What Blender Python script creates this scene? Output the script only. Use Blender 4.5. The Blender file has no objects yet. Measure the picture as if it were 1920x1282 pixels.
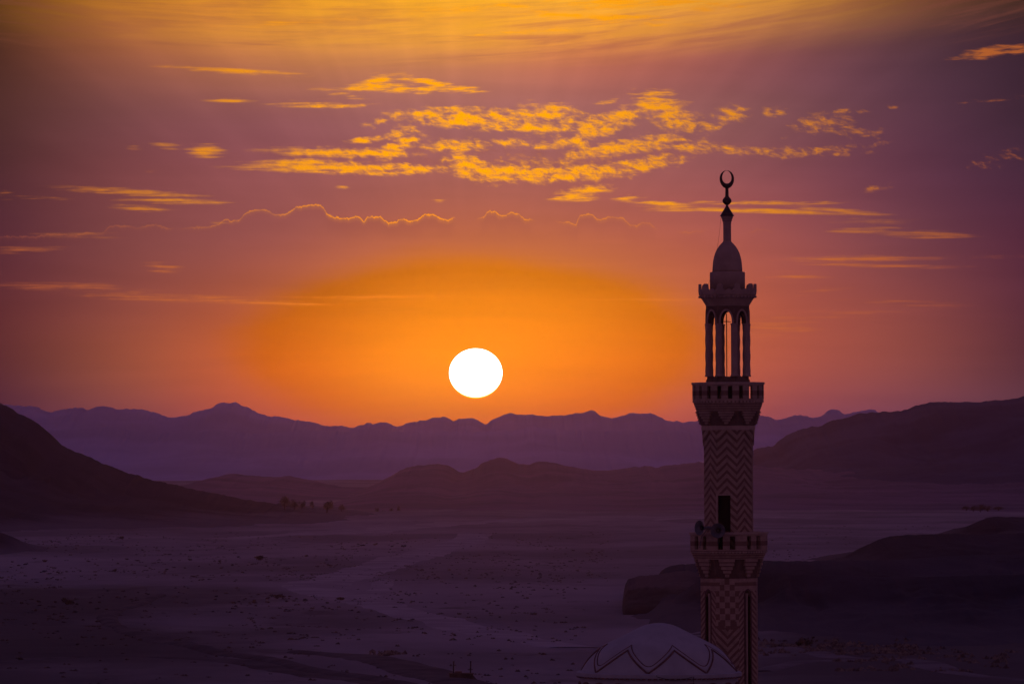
import bpy, bmesh, math, random
import numpy as np
from mathutils import Vector, Matrix

C = bpy.context.scene
col = C.collection
R = math.radians
random.seed(7)
rng = np.random.default_rng(11)

# ------------------------------------------------------------------ camera
F = 10756.0            # focal length in photo pixels (1920 wide): about ten degrees across
HOR = 850.0            # photo row of the true horizon
CAM_Z = 30.0           # metres above the desert plain
cam = bpy.data.cameras.new('camera')
cam.sensor_width = 36.0
cam.lens = 36.0 * F / 1920.0
cam.shift_y = (HOR - 641.0) / 1920.0
cam.clip_start = 1.0
cam.clip_end = 150000.0
camo = bpy.data.objects.new('camera', cam)
col.objects.link(camo)
camo.location = (0, 0, CAM_Z)
camo.rotation_euler = (R(90), 0, 0)
C.camera = camo

C.render.engine = 'CYCLES'
C.view_settings.view_transform = 'Standard'
C.view_settings.look = 'None'
C.view_settings.exposure = 0.0
C.view_settings.gamma = 1.0
C.view_settings.use_curve_mapping = False
C.cycles.use_denoising = True
C.cycles.max_bounces = 4
C.cycles.diffuse_bounces = 2
C.cycles.volume_bounces = 0
C.cycles.transparent_max_bounces = 4

SUN_AZ = (891.0 - 960.0) / F
SUN_EL = (HOR - 700.0) / F

def srgb(r, g, b):
    def f(c):
        c /= 255.0
        return c / 12.92 if c <= 0.04045 else ((c + 0.055) / 1.055) ** 2.4
    return (f(r), f(g), f(b))

# ------------------------------------------------------------------ node helpers
class E:
    """wraps a float socket so that node maths can be written as expressions"""
    def __init__(s, nt, sock): s.nt, s.s = nt, sock
    def _op(s, op, *a, clamp=False):
        n = s.nt.nodes.new('ShaderNodeMath'); n.operation = op; n.use_clamp = clamp
        for i, v in enumerate((s,) + a):
            if isinstance(v, E): s.nt.links.new(v.s, n.inputs[i])
            else: n.inputs[i].default_value = v
        return E(s.nt, n.outputs[0])
    def __add__(s, o): return s._op('ADD', o)
    __radd__ = __add__
    def __sub__(s, o): return s._op('SUBTRACT', o)
    def __rsub__(s, o): return (s * -1.0) + o
    def __mul__(s, o): return s._op('MULTIPLY', o)
    __rmul__ = __mul__
    def __truediv__(s, o): return s._op('DIVIDE', o)
    def __pow__(s, o): return s._op('POWER', o)
    def abs(s): return s._op('ABSOLUTE')
    def floor(s): return s._op('FLOOR')
    def fract(s): return s._op('FRACT')
    def max(s, o): return s._op('MAXIMUM', o)
    def min(s, o): return s._op('MINIMUM', o)
    def gt(s, o): return s._op('GREATER_THAN', o)
    def lt(s, o): return s._op('LESS_THAN', o)
    def exp(s): return s._op('EXPONENT')
    def sqrt(s): return s._op('SQRT')
    def clamp(s): return s._op('ADD', 0.0, clamp=True)
    def ss(s, a, b):
        n = s.nt.nodes.new('ShaderNodeMapRange'); n.interpolation_type = 'SMOOTHSTEP'
        n.inputs['From Min'].default_value = a; n.inputs['From Max'].default_value = b
        s.nt.links.new(s.s, n.inputs['Value'])
        return E(s.nt, n.outputs['Result'])

def comb(nt, x, y, z=0.0):
    n = nt.nodes.new('ShaderNodeCombineXYZ')
    for i, v in enumerate((x, y, z)):
        if isinstance(v, E): nt.links.new(v.s, n.inputs[i])
        else: n.inputs[i].default_value = v
    return n.outputs[0]

def noise(nt, vec, scale=1.0, detail=4.0, rough=0.5, dist=0.0):
    n = nt.nodes.new('ShaderNodeTexNoise'); n.noise_dimensions = '3D'
    n.inputs['Scale'].default_value = scale; n.inputs['Detail'].default_value = detail
    n.inputs['Roughness'].default_value = rough; n.inputs['Distortion'].default_value = dist
    nt.links.new(vec, n.inputs['Vector'])
    return E(nt, n.outputs[0])

def mixc(nt, fac, a, b, blend='MIX'):
    n = nt.nodes.new('ShaderNodeMix'); n.data_type = 'RGBA'; n.blend_type = blend
    if isinstance(fac, E): nt.links.new(fac.s, n.inputs[0])
    else: n.inputs[0].default_value = fac
    for i, v in ((6, a), (7, b)):
        if isinstance(v, tuple): n.inputs[i].default_value = v[:3] + (1.0,)
        else: nt.links.new(v, n.inputs[i])
    return n.outputs[2]

def fcurve(nt, x, pts, handle='AUTO'):
    n = nt.nodes.new('ShaderNodeFloatCurve')
    c = n.mapping.curves[0]
    n.mapping.use_clip = False
    while len(c.points) > 2: c.points.remove(c.points[1])
    c.points[0].location = pts[0]; c.points[1].location = pts[-1]
    for p in pts[1:-1]: c.points.new(*p)
    for p in c.points: p.handle_type = handle
    n.mapping.update()
    nt.links.new(x.s, n.inputs['Value'])
    return E(nt, n.outputs[0])

# ------------------------------------------------------------------ sky
# Everything is laid out by direction: azimuth and elevation, written in photo pixels
# (1 degree = 187.7 px), so it is the same sky from any standpoint.
AMB_GAIN = 1.0
NISHITA = 0.02
AMB_H = (0.135, 0.048, 0.088)    # dusk band opposite the sunset
AMB_Z = (0.034, 0.019, 0.078)    # zenith
AMB_F = (0.030, 0.010, 0.10)  # front sky out of view, violet invented for its light in the haze
SKY_ROWS = [-60, 68, 196, 324, 452, 580, 708, 836]
SKY_COLS = [-274, 0, 274, 548, 822, 1096, 1370, 1644, 1918, 2192]
SKY = {  # sRGB control colours, one list per row
 -60: [(2,2,2),(2,2,2),(173,108,2),(162,95,2),(232,162,2),(232,181,2),(227,153,2),(101,47,2),(28,26,2),(20,19,2)],
 68: [(8,8,9),(17,14,13),(145,78,52),(194,122,50),(183,114,53),(187,90,54),(115,50,70),(68,47,56),(39,21,37),(32,17,28)],
 196: [(40,21,18),(60,32,25),(95,60,64),(105,59,76),(130,84,87),(121,81,83),(115,75,68),(79,47,62),(38,25,34),(27,17,26)],
 324: [(31,15,21),(47,26,30),(112,57,59),(123,69,67),(134,78,69),(139,79,75),(116,64,70),(77,39,57),(50,31,47),(36,23,34)],
 452: [(40,17,30),(60,26,43),(107,60,56),(120,64,68),(155,80,50),(143,74,49),(151,74,66),(91,54,62),(66,25,45),(47,18,38)],
 580: [(47,18,25),(71,29,33),(119,59,54),(152,72,23),(218,124,35),(196,112,35),(150,69,48),(127,62,55),(61,30,46),(42,20,37)],
 708: [(29,7,24),(47,16,33),(143,78,47),(195,82,27),(246,148,31),(228,115,31),(156,69,51),(133,69,56),(55,26,38),(35,17,30)],
 836: [(3,2,35),(8,5,51),(59,32,73),(117,24,40),(116,2,31),(139,5,31),(81,41,66),(48,29,84),(80,56,71),(54,38,54)],
}
SKY_GAIN = 1.55

# clouds lit from below: (x, y, half length, half height, tilt in degrees, strength)
CLOUDS = [
 (1190,8,150,9,-2,1.0),(1120,34,150,8,3,.9),(1340,14,70,7,-4,.85),(1250,48,90,4,2,.7),(880,18,220,7,-4,.6),(1000,60,160,5,-4,.5),(600,40,200,7,-5,.45),(870,222,150,17,2,1.0),(1020,216,80,20,0,1.0),(985,238,130,12,2,.9),(1120,240,55,20,-12,1.0),(1165,222,60,18,-18,.9),(1240,200,60,24,18,1.0),
 (1262,225,70,20,20,.9),(1325,238,30,8,15,.8),(1372,216,36,15,-6,.9),(1450,212,24,10,0,.8),(1540,232,62,16,-6,.7),(1590,248,70,10,4,.65),
 (1585,211,42,5,0,.7),(1510,250,45,7,-8,.6),(1145,189,30,6,-12,.7),
 (640,287,160,9,1,1.0),(745,277,55,15,-25,1.0),(850,274,70,12,0,.9),(990,272,90,9,3,.8),(1075,268,55,12,10,.85),(1170,278,130,13,-6,.95),
 (1245,265,60,12,5,.85),(1310,277,100,10,3,.8),(1480,287,140,9,0,.75),(1560,283,60,8,-6,.65),(1640,275,40,5,-10,.5),
 (640,316,210,10,1,1.05),(560,305,90,7,0,.9),(760,318,110,8,0,1.0),(880,312,60,22,25,1.0),(960,325,110,15,0,1.0),(1080,325,140,15,-3,1.0),
 (1200,310,90,14,-8,.95),(1040,303,200,14,0,.45),
 (1090,362,62,11,-10,.95),(1085,372,45,6,0,.9),(1180,372,40,5,0,.7),(1240,381,60,5,3,.9),(1420,381,180,3.5,0,.85),(1400,395,200,4,2,.9),
 (1270,392,60,5,0,.85),(1590,398,110,5,5,.65),(1640,412,80,7,0,.4),(1630,432,70,6,0,.35),(1720,440,90,7,2,.3),
 (385,284,42,11,0,.95),(315,275,32,6,8,.7),(250,280,18,6,0,.6),(288,321,22,3,0,.6),
 (235,361,150,6,3,.85),(330,378,110,5,1,.9),(262,391,60,5,3,.8),(50,371,75,3.5,3,.7),(10,370,20,8,0,.4),
 (450,136,150,5,3,1.0),(400,132,60,4,2,.8),(690,158,66,9,-16,1.0),(640,168,60,4,0,.8),(760,166,110,9,2,1.0),(800,155,90,7,9,.9),(860,168,50,6,4,.9),
 (430,190,64,4,1,.75),(600,199,120,5,0,.9),(565,188,60,2.5,-2,.6),(665,184,30,4,4,.6),
 (715,230,42,9,-10,.7),(700,262,55,6,-4,.9),(760,250,40,14,-10,.7),(640,352,16,3,0,.5),(825,376,14,3,0,.5),(900,373,10,3,0,.5),(410,418,20,3,0,.2),
 (1850,103,82,9,-7,.95),(1905,98,40,9,-3,.9),(1860,191,75,3.5,-5,.6),(1670,203,14,4,0,.5),(1890,294,45,9,-5,.4),(1840,312,30,7,0,.3),(1640,355,36,7,-12,.45),
 (1600,485,135,5,1,.5),(1560,495,110,5,2,.45),(1800,484,160,3,-1,.4),(1690,500,120,4,0,.35),(1500,520,60,8,0,.25),(1545,545,50,7,-6,.3),(1460,615,70,16,0,.35),(1700,570,120,7,2,.2),(1600,590,80,8,0,.2),
 (130,540,150,8,3,.42),(330,560,190,8,2,.48),(560,566,210,7,0,.45),(800,556,200,6,0,.35),(310,505,36,8,8,.35),(740,583,80,4,0,.3),(30,470,90,8,0,.2),(150,442,80,5,0,.25),(1200,562,160,4,0,.2),
]
RIM = [(0,448),(30,445),(60,446),(85,443),(110,441),(140,444),(165,438),(190,440),(200,432),(215,426),(232,427),(245,425),(252,430),(270,427),(290,423),
 (312,429),(340,430),(365,428),(395,426),(415,418),(425,412),(440,415),(455,406),(470,398),(490,394),(505,398),(515,403),(525,404),(545,395),(560,390),(580,386),
 (600,387),(610,395),(620,407),(645,411),(660,410),(670,406),(682,415),(690,407),(710,407),(725,417),(742,417),(755,412),(770,415),(790,407),(805,403),
 (820,407),(826,412),(840,413),(849,409),(870,412),(903,410),(910,400),(920,397),(935,402),(942,406),(955,400),(970,402),(980,410),(995,414),(1020,416),(1048,416),
 (1070,418),(1078,421),(1085,410),(1100,402),(1112,404),(1125,412),(1145,408),(1160,408),(1175,415),(1190,424),(1205,419),(1218,420),(1226,428),(1250,434),
 (1275,436),(1312,434),(1360,438),(1405,437),(1425,430),(1445,436),(1480,438),(1920,440)]
RIM_ON = [(0,.25),(165,.35),(185,.0),(200,.35),(250,.35),(260,.05),(275,.4),(310,.4),(330,.0),(365,.3),(420,.6),(500,.7),(513,.1),(525,.7),(600,.95),(845,1),(853,.0),
 (898,.0),(906,.9),(990,.8),(1000,0),(1040,.0),(1060,.5),(1080,.9),(1222,.6),(1232,.0),(1268,0),(1280,.5),(1312,.4),(1325,.0),(1400,.0),(1410,.4),(1440,.3),(1450,.0),(1920,0)]

def sky_c(r, g, b):
    return tuple(v / SKY_GAIN * 1.06 for v in srgb(r, g, b))

def build_sky():
    w = bpy.data.worlds.new('World'); C.world = w; w.use_nodes = True
    nt = w.node_tree; nt.nodes.clear(); L = nt.links.new
    out = nt.nodes.new('ShaderNodeOutputWorld')
    tc = nt.nodes.new('ShaderNodeTexCoord')
    sep = nt.nodes.new('ShaderNodeSeparateXYZ'); L(tc.outputs['Generated'], sep.inputs[0])
    X, Y, Z = (E(nt, sep.outputs[i]) for i in range(3))
    az = X._op('ARCTAN2', Y)
    hyp = (X * X + Y * Y).sqrt().max(1e-4)
    el = Z._op('ARCTAN2', hyp)
    px = az * F + 960.0
    py = el * -F + HOR
    # --- ambient half of the sky: a dim Nishita dusk plus violet twilight, part of it added to tint the haze
    ns = nt.nodes.new('ShaderNodeTexSky'); ns.sky_type = 'NISHITA'; ns.sun_disc = False
    ns.sun_elevation = SUN_EL; ns.sun_rotation = SUN_AZ
    bgn = nt.nodes.new('ShaderNodeBackground'); bgn.inputs[1].default_value = NISHITA
    L(ns.outputs[0], bgn.inputs[0])
    up = Z.max(0.0) ** 0.6
    amb = mixc(nt, up, AMB_H, AMB_Z)
    amb = mixc(nt, Y.ss(0.35, 0.92), amb, AMB_F)     # unseen violet sky round the sunset, added to colour the haze
    bga = nt.nodes.new('ShaderNodeBackground'); bga.inputs[1].default_value = AMB_GAIN
    L(amb, bga.inputs[0])
    add = nt.nodes.new('ShaderNodeAddShader'); L(bgn.outputs[0], add.inputs[0]); L(bga.outputs[0], add.inputs[1])
    # --- sunset quarter: smooth colour field
    t = (px - SKY_COLS[0]) / (SKY_COLS[-1] - SKY_COLS[0])
    acc = None
    h = 128.0
    for i, ry in enumerate(SKY_ROWS):
        n = nt.nodes.new('ShaderNodeValToRGB'); cr = n.color_ramp; cr.interpolation = 'B_SPLINE'
        cols_ = SKY[ry]; m = len(cols_)
        while len(cr.elements) < m: cr.elements.new(0.5)
        for j, c in enumerate(cols_):
            cr.elements[j].position = j / (m - 1)
        for j, c in enumerate(cols_):
            cr.elements[j].color = srgb(*c) + (1,)
        L(t.s, n.inputs[0])
        if i == 0: pyc = py.max(SKY_ROWS[0] + 0.0).min(SKY_ROWS[-1] + 0.0)
        # end rows repeat so that the weights always sum to one
        reps = [ry]
        if i == 0: reps.append(ry - h)
        if i == len(SKY_ROWS) - 1: reps.append(ry + h)
        wsum = None
        for q in reps:
            d = ((pyc - q) / h).abs()
            a = (d * -1.0 + 2.0).max(0.0) ** 3.0; b = (d * -1.0 + 1.0).max(0.0) ** 3.0
            k = (a - b * 4.0) / 6.0
            wsum = k if wsum is None else wsum + k
        v = nt.nodes.new('ShaderNodeVectorMath'); v.operation = 'SCALE'
        L(n.outputs[0], v.inputs[0]); L(wsum.s, v.inputs['Scale'])
        if acc is None: acc = v.outputs[0]
        else:
            s_ = nt.nodes.new('ShaderNodeVectorMath'); s_.operation = 'ADD'
            L(acc, s_.inputs[0]); L(v.outputs[0], s_.inputs[1]); acc = s_.outputs[0]
    # --- the orange pool of light round the sun
    ex = (px - 890.0) / 432.0; ey = (py - 648.0) / 168.0
    r = (ex * ex + ey * ey).sqrt()
    rw = r + (noise(nt, comb(nt, px / 300.0, py / 60.0, 21.0), 1.0, 3.0, 0.5) - 0.5) * 0.22
    pool = rw.ss(1.16, 0.84)
    # inside it the air passes no blue at all, only red and gold
    pv = nt.nodes.new('ShaderNodeVectorMath'); pv.operation = 'MULTIPLY'
    L(acc, pv.inputs[0]); L(comb(nt, pool * 0.0 + 1.0, pool * -0.05 + 1.0, pool * -0.985 + 1.0), pv.inputs[1]); acc = pv.outputs[0]
    # --- high veil of cirrus across the top
    lat = ((px - 960.0) / 620.0); lat = (lat * lat * -1.0).exp()
    bow = (px - 640.0) / 1000.0; bow = bow * bow * 95.0
    q = py + bow
    v1 = comb(nt, px / 560.0 + q / 160.0, q / 34.0)
    cir = noise(nt, v1, 1.0, 7.0, 0.62, 1.1)
    v2 = comb(nt, px / 170.0 + q / 60.0, q / 13.0, 3.0)
    cir2 = noise(nt, v2, 1.0, 5.0, 0.6, 0.4)
    sag = px._op('SUBTRACT', 820.0) / 900.0
    edge = (py + sag * sag * 45.0 + (cir - 0.5) * 70.0)
    veil = edge.ss(138.0, 62.0) * (cir * 0.7 + cir2 * 0.5).ss(0.34, 0.78)
    latv = ((px - 900.0) / 560.0); latv = (latv * latv * -1.0).exp()
    acc = mixc(nt, veil * (latv * 0.55), acc, sky_c(255, 176, 34))
    dk = edge.ss(140.0, 80.0) * (cir * 0.5 + cir2 * 0.5).ss(0.55, 0.34)
    acc = mixc(nt, dk * 0.28, acc, sky_c(150, 84, 64))
    # faint unevenness of the clear air, and soft rays below the clouds
    hz = noise(nt, comb(nt, px / 420.0, py / 46.0, 9.0), 1.0, 4.0, 0.55, 0.3)
    g = hz * 0.26 + 0.87
    ray = noise(nt, comb(nt, (px - 880.0)._op('ARCTAN2', (py - 700.0) * -1.0) * 16.0, 0.3, 5.0), 1.0, 2.0, 0.5)
    g = g * (1.0 + (ray - 0.5) * 0.22 * py.ss(470.0, 250.0))
    sc = nt.nodes.new('ShaderNodeVectorMath'); sc.operation = 'SCALE'; L(acc, sc.inputs[0]); L(g.s, sc.inputs['Scale']); acc = sc.outputs[0]
    # --- lit clouds
    pos = comb(nt, px, py, 0.0)
    mask = None
    for ci, (cx, cy, rx, ry, ang, st) in enumerate(CLOUDS):
        if ci % 22 == 21:      # chained in batches, so that few values are alive at once
            pos = comb(nt, mask * 1e-9 + px, py, 0.0)
        mp = nt.nodes.new('ShaderNodeMapping'); mp.vector_type = 'TEXTURE'
        mp.inputs['Location'].default_value = (cx, cy, 0); mp.inputs['Rotation'].default_value = (0, 0, R(ang))
        mp.inputs['Scale'].default_value = (rx * 1.30, ry * 1.60, 1)
        L(pos, mp.inputs['Vector'])
        d = nt.nodes.new('ShaderNodeVectorMath'); d.operation = 'DOT_PRODUCT'
        L(mp.outputs[0], d.inputs[0]); L(mp.outputs[0], d.inputs[1])
        e = E(nt, d.outputs['Value'])
        st = st if st >= 0.6 else 0.34 + 0.45 * st
        v = e._op('MULTIPLY_ADD', -st, st)
        mask = v if mask is None else mask.max(v)
    mask = mask.max(-1.0)
    nA = noise(nt, comb(nt, px / 62.0 + py / 40.0, py / 9.5, 1.0), 1.0, 7.0, 0.62, 0.2)
    nB = noise(nt, comb(nt, px / 24.0 - py / 34.0, py / 13.0, 4.0), 1.0, 7.0, 0.62, 0.3)
    puff = py.ss(180.0, 215.0) * py.ss(372.0, 345.0) * px.ss(420.0, 760.0)
    nS = noise(nt, comb(nt, px / 190.0 + py / 70.0, py / 7.0, 6.0), 1.0, 6.0, 0.58, 0.25)
    streak = (py.ss(372.0, 392.0) * 0.8).max(px.ss(720.0, 560.0) * 0.65)
    nA = nA + (nS - nA) * streak
    nn = nA + (nB - nA) * (puff * 0.62 + 0.12)
    dens = mask * 0.82 + (nn - 0.5) * 3.2 + py.ss(372.0, 400.0) * 0.14
    cl = (dens.ss(0.22, 1.0) ** 1.1) * mask.ss(-0.30, 0.25)
    latc = ((px - 880.0) / 640.0); latc = (latc * latc * -1.0).exp()
    hot = mixc(nt, latc, sky_c(156, 76, 46), sky_c(262, 168, 0))
    hot = mixc(nt, py.ss(400.0, 520.0) * 0.8, hot, mixc(nt, latc, sky_c(150, 70, 58), sky_c(235, 122, 28)))
    lum = (mask.ss(0.0, 0.75) * 0.34 + 0.52 + dens.ss(0.4, 1.4) * 0.28).min(1.0)
    acc = mixc(nt, cl * lum, acc, hot)
    # shaded flesh of the cloud bank between its bright rims
    bank = ((px - 1010.0) / 330.0); bank2 = ((py - 292.0) / 26.0)
    bank = (bank * bank + bank2 * bank2).ss(1.1, 0.4) * (nB).ss(0.42, 0.62) * (1.0 - cl)
    acc = mixc(nt, bank * 0.22, acc, sky_c(140, 70, 66))
    # --- thin bright rims of the distant cloud tops
    xn = px / 1920.0
    jit = noise(nt, comb(nt, px / 11.0, py / 40.0, 2.0), 1.0, 5.0, 0.75, 0.4)
    ycur = fcurve(nt, xn, [(a / 1920.0, (b - 380.0) / 80.0) for a, b in RIM], 'AUTO') * 80.0 + 380.0
    on = fcurve(nt, xn, [(a / 1920.0, b) for a, b in RIM_ON], 'VECTOR')
    dl = py - ycur + (jit - 0.5) * 17.0
    line = dl.abs().ss(2.2, 0.2) + (dl.ss(-1.0, 1.0) * dl.ss(11.0, 0.0)) * 0.22
    wob = noise(nt, comb(nt, px / 20.0, 0.0, 7.0), 1.0, 4.0, 0.65).ss(0.34, 0.62)
    latr = ((px - 800.0) / 420.0); latr = (latr * latr * -1.0).exp()
    body = dl.ss(-1.5, 2.0) * dl.ss(46.0, 6.0) * on.max(0.0)
    acc = mixc(nt, body * 0.16, acc, sky_c(126, 62, 62))
    acc = mixc(nt, (line * on.max(0.0) * (wob * 0.75 + 0.4)).clamp(), acc, mixc(nt, latr, sky_c(165, 84, 62), sky_c(250, 150, 20)))
    bgf = nt.nodes.new('ShaderNodeBackground'); bgf.inputs[1].default_value = SKY_GAIN
    L(acc, bgf.inputs[0])
    # --- join the two
    wx = (px - 960.0).abs().ss(1500.0, 1020.0); wy = py.ss(-330.0, -40.0)
    fac = wx * wy * Y.gt(0.0)
    mx = nt.nodes.new('ShaderNodeMixShader'); L(fac.s, mx.inputs[0]); L(add.outputs[0], mx.inputs[1]); L(bgf.outputs[0], mx.inputs[2])
    L(mx.outputs[0], out.inputs[0])
    w.cycles.sampling_method = 'MANUAL'; w.cycles.sample_map_resolution = 1024
build_sky()

# ------------------------------------------------------------------ sun lamp
SUN_STRENGTH = 0.014
sl = bpy.data.lights.new('sunlight', 'SUN'); sl.energy = SUN_STRENGTH; sl.angle = R(0.53); sl.color = (1.0, 0.40, 0.25)
slo = bpy.data.objects.new('sunlight', sl); col.objects.link(slo)
LAMP_EL = SUN_EL + R(0.45)     # a touch higher, so the ball of the sun itself does not shade the valley
sd = Vector((math.sin(SUN_AZ) * math.cos(LAMP_EL), math.cos(SUN_AZ) * math.cos(LAMP_EL), math.sin(LAMP_EL)))
slo.rotation_euler = sd.to_track_quat('Z', 'Y').to_euler()
slo.location = (0, 200, 200)

# ------------------------------------------------------------------ mesh helpers
def tag(o, label=None, cat=None, group=None, kind=None):
    if label: o['label'] = label
    if cat: o['category'] = cat
    if group: o['group'] = group
    if kind: o['kind'] = kind
    return o

def link(name, me, mat=None, parent=None, smooth=False):
    o = bpy.data.objects.new(name, me); col.objects.link(o)
    if mat: me.materials.append(mat)
    if parent: o.parent = parent
    if smooth: me.polygons.foreach_set('use_smooth', [True] * len(me.polygons))
    return o

def empty(name, loc, rot=(0, 0, 0)):
    o = bpy.data.objects.new(name, None); col.objects.link(o)
    o.location = loc; o.rotation_euler = rot; o.empty_display_size = 0.5
    return o

class MB:
    def __init__(s): s.v, s.f = [], []
    def vert(s, p): s.v.append(tuple(p)); return len(s.v) - 1
    def face(s, pts): s.f.append([s.vert(p) for p in pts])
    def grid_rings(s, rings, close=True, cap0=False, cap1=False):
        base = len(s.v); n = len(rings[0])
        for r_ in rings: s.v += [tuple(p) for p in r_]
        for i in range(len(rings) - 1):
            for j in range(n if close else n - 1):
                a = base + i * n + j; b = base + i * n + (j + 1) % n
                s.f.append([a, b, b + n, a + n])
        if cap0: s.f.append([base + j for j in reversed(range(n))])
        if cap1: s.f.append([base + (len(rings) - 1) * n + j for j in range(n)])
    def lathe(s, prof, n=24, phase=0.0, c=(0, 0), cap0=True, cap1=True):
        rings = []
        for z, r_ in prof:
            rings.append([(c[0] + r_ * math.sin(phase + 2 * math.pi * j / n), c[1] - r_ * math.cos(phase + 2 * math.pi * j / n), z) for j in range(n)])
        s.grid_rings(rings, True, cap0, cap1)
    def tube(s, pts, r_, n=6, cap=True):
        pts = [Vector(p) for p in pts]; rings = []
        rr = r_ if isinstance(r_, (list, tuple)) else [r_] * len(pts)
        prev = None
        for i, p in enumerate(pts):
            t = (pts[min(i + 1, len(pts) - 1)] - pts[max(i - 1, 0)]).normalized()
            up = Vector((0, 0, 1)) if abs(t.z) < 0.9 else Vector((1, 0, 0))
            a = t.cross(up).normalized()
            if prev is not None:
                a2 = (prev - t * prev.dot(t))
                if a2.length > 1e-6: a = a2.normalized()
            prev = a
            b = t.cross(a)
            rings.append([p + (a * math.cos(2 * math.pi * k / n) + b * math.sin(2 * math.pi * k / n)) * rr[i] for k in range(n)])
        s.grid_rings(rings, True, cap, cap)
    def box(s, lo, hi, M=None):
        x0, y0, z0 = lo; x1, y1, z1 = hi
        P = [Vector(p) for p in ((x0,y0,z0),(x1,y0,z0),(x1,y1,z0),(x0,y1,z0),(x0,y0,z1),(x1,y0,z1),(x1,y1,z1),(x0,y1,z1))]
        if M: P = [M @ p for p in P]
        b = len(s.v); s.v += [tuple(p) for p in P]
        s.f += [[b+i for i in q] for q in ((3,2,1,0),(4,5,6,7),(0,1,5,4),(1,2,6,5),(2,3,7,6),(3,0,4,7))]
    def build(s, name, mat=None, parent=None, smooth=False, fix=False):
        me = bpy.data.meshes.new(name); me.from_pydata(s.v, [], s.f)
        if fix:
            bm = bmesh.new(); bm.from_mesh(me); bmesh.ops.remove_doubles(bm, verts=bm.verts, dist=1e-5)
            bmesh.ops.recalc_face_normals(bm, faces=bm.faces); bm.to_mesh(me); bm.free()
        me.update()
        return link(name, me, mat, parent, smooth)

# ------------------------------------------------------------------ numpy noise
def vnoise(x, y, seed=0):
    xi = np.floor(x).astype(np.int64); yi = np.floor(y).astype(np.int64)
    fx = x - xi; fy = y - yi
    fx = fx * fx * fx * (fx * (fx * 6 - 15) + 10); fy = fy * fy * fy * (fy * (fy * 6 - 15) + 10)
    def hsh(a, b):
        n = (a * 374761393 + b * 668265263 + seed * 1442695041) & 0xFFFFFFFF
        n = ((n ^ (n >> 13)) * 1274126177) & 0xFFFFFFFF
        n = (n ^ (n >> 16)) & 0xFFFFFFFF
        return n / 4294967295.0
    a = hsh(xi, yi); b = hsh(xi + 1, yi); c = hsh(xi, yi + 1); d = hsh(xi + 1, yi + 1)
    return (a * (1 - fx) + b * fx) * (1 - fy) + (c * (1 - fx) + d * fx) * fy
def fbm(x, y, seed=0, oct=4):
    s = 0; a = 0.5; t = 0
    for i in range(oct):
        s = s + a * (vnoise(x * 2 ** i + 17.3 * i, y * 2 ** i - 9.1 * i, seed + i) * 2 - 1); t += a; a *= 0.5
    return s / t
def ridged(x, y, seed=0, oct=4):
    s = 0; a = 0.5; t = 0
    for i in range(oct):
        s = s + a * (1 - np.abs(vnoise(x * 2 ** i + 5.7 * i, y * 2 ** i + 3.3 * i, seed + i) * 2 - 1)); t += a; a *= 0.55
    return s / t
def sst(t):
    t = np.clip(t, 0, 1); return t * t * (3 - 2 * t)

# ------------------------------------------------------------------ materials
def mat(name, c1, c2=None, scale=1.0, detail=5.0, rough=0.9, bump=0.0, bump_scale=None, stretch=(1, 1, 1), lo=0.35, hi=0.65, metallic=0.0, coord='Object', c3=None, foot=None, vignette=False):
    m = bpy.data.materials.new(name); m.use_nodes = True
    nt = m.node_tree; p = nt.nodes['Principled BSDF']; L = nt.links.new
    p.inputs['Roughness'].default_value = rough; p.inputs['Metallic'].default_value = metallic
    p.inputs['Specular IOR Level'].default_value = 0.2
    if c2 is None: p.inputs['Base Color'].default_value = c1 + (1,); return m
    tc = nt.nodes.new('ShaderNodeTexCoord')
    mp = nt.nodes.new('ShaderNodeMapping'); mp.inputs['Scale'].default_value = stretch
    L(tc.outputs[coord], mp.inputs[0])
    n = noise(nt, mp.outputs[0], scale, detail, 0.6)
    c = mixc(nt, n.ss(lo, hi), c1, c2)
    if c3:
        n3 = noise(nt, mp.outputs[0], scale * 6.3, 4.0, 0.65)
        c = mixc(nt, n3.ss(0.58, 0.72) * 0.8, c, c3)
    if foot or vignette:
        sx = nt.nodes.new('ShaderNodeSeparateXYZ'); L(tc.outputs[coord], sx.inputs[0])
        xx, yy, zz = (E(nt, sx.outputs[i]) for i in range(3))
    if foot:      # gravel fans washed over the foot of the slope
        fz = (zz + (n - 0.5) * 9.0).ss(5.0, 0.5)
        c = mixc(nt, fz * 0.9, c, foot)
    if vignette:      # corner vignette darkening painted into the ground colour, with ragged outlines
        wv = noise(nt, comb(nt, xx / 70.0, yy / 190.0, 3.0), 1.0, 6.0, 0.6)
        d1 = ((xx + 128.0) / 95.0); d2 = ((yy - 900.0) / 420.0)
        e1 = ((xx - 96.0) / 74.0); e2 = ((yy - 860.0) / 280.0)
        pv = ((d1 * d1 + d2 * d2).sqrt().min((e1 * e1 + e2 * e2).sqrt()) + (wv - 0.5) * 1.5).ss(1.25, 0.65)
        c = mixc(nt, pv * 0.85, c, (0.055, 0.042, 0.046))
    L(c, p.inputs['Base Color'])
    if bump:
        b = nt.nodes.new('ShaderNodeBump'); b.inputs['Strength'].default_value = bump; b.inputs['Distance'].default_value = 0.2
        n2 = noise(nt, mp.outputs[0], bump_scale or scale * 4, 6.0, 0.65)
        L(n2.s, b.inputs['Height']); L(b.outputs[0], p.inputs['Normal'])
    return m

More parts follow.
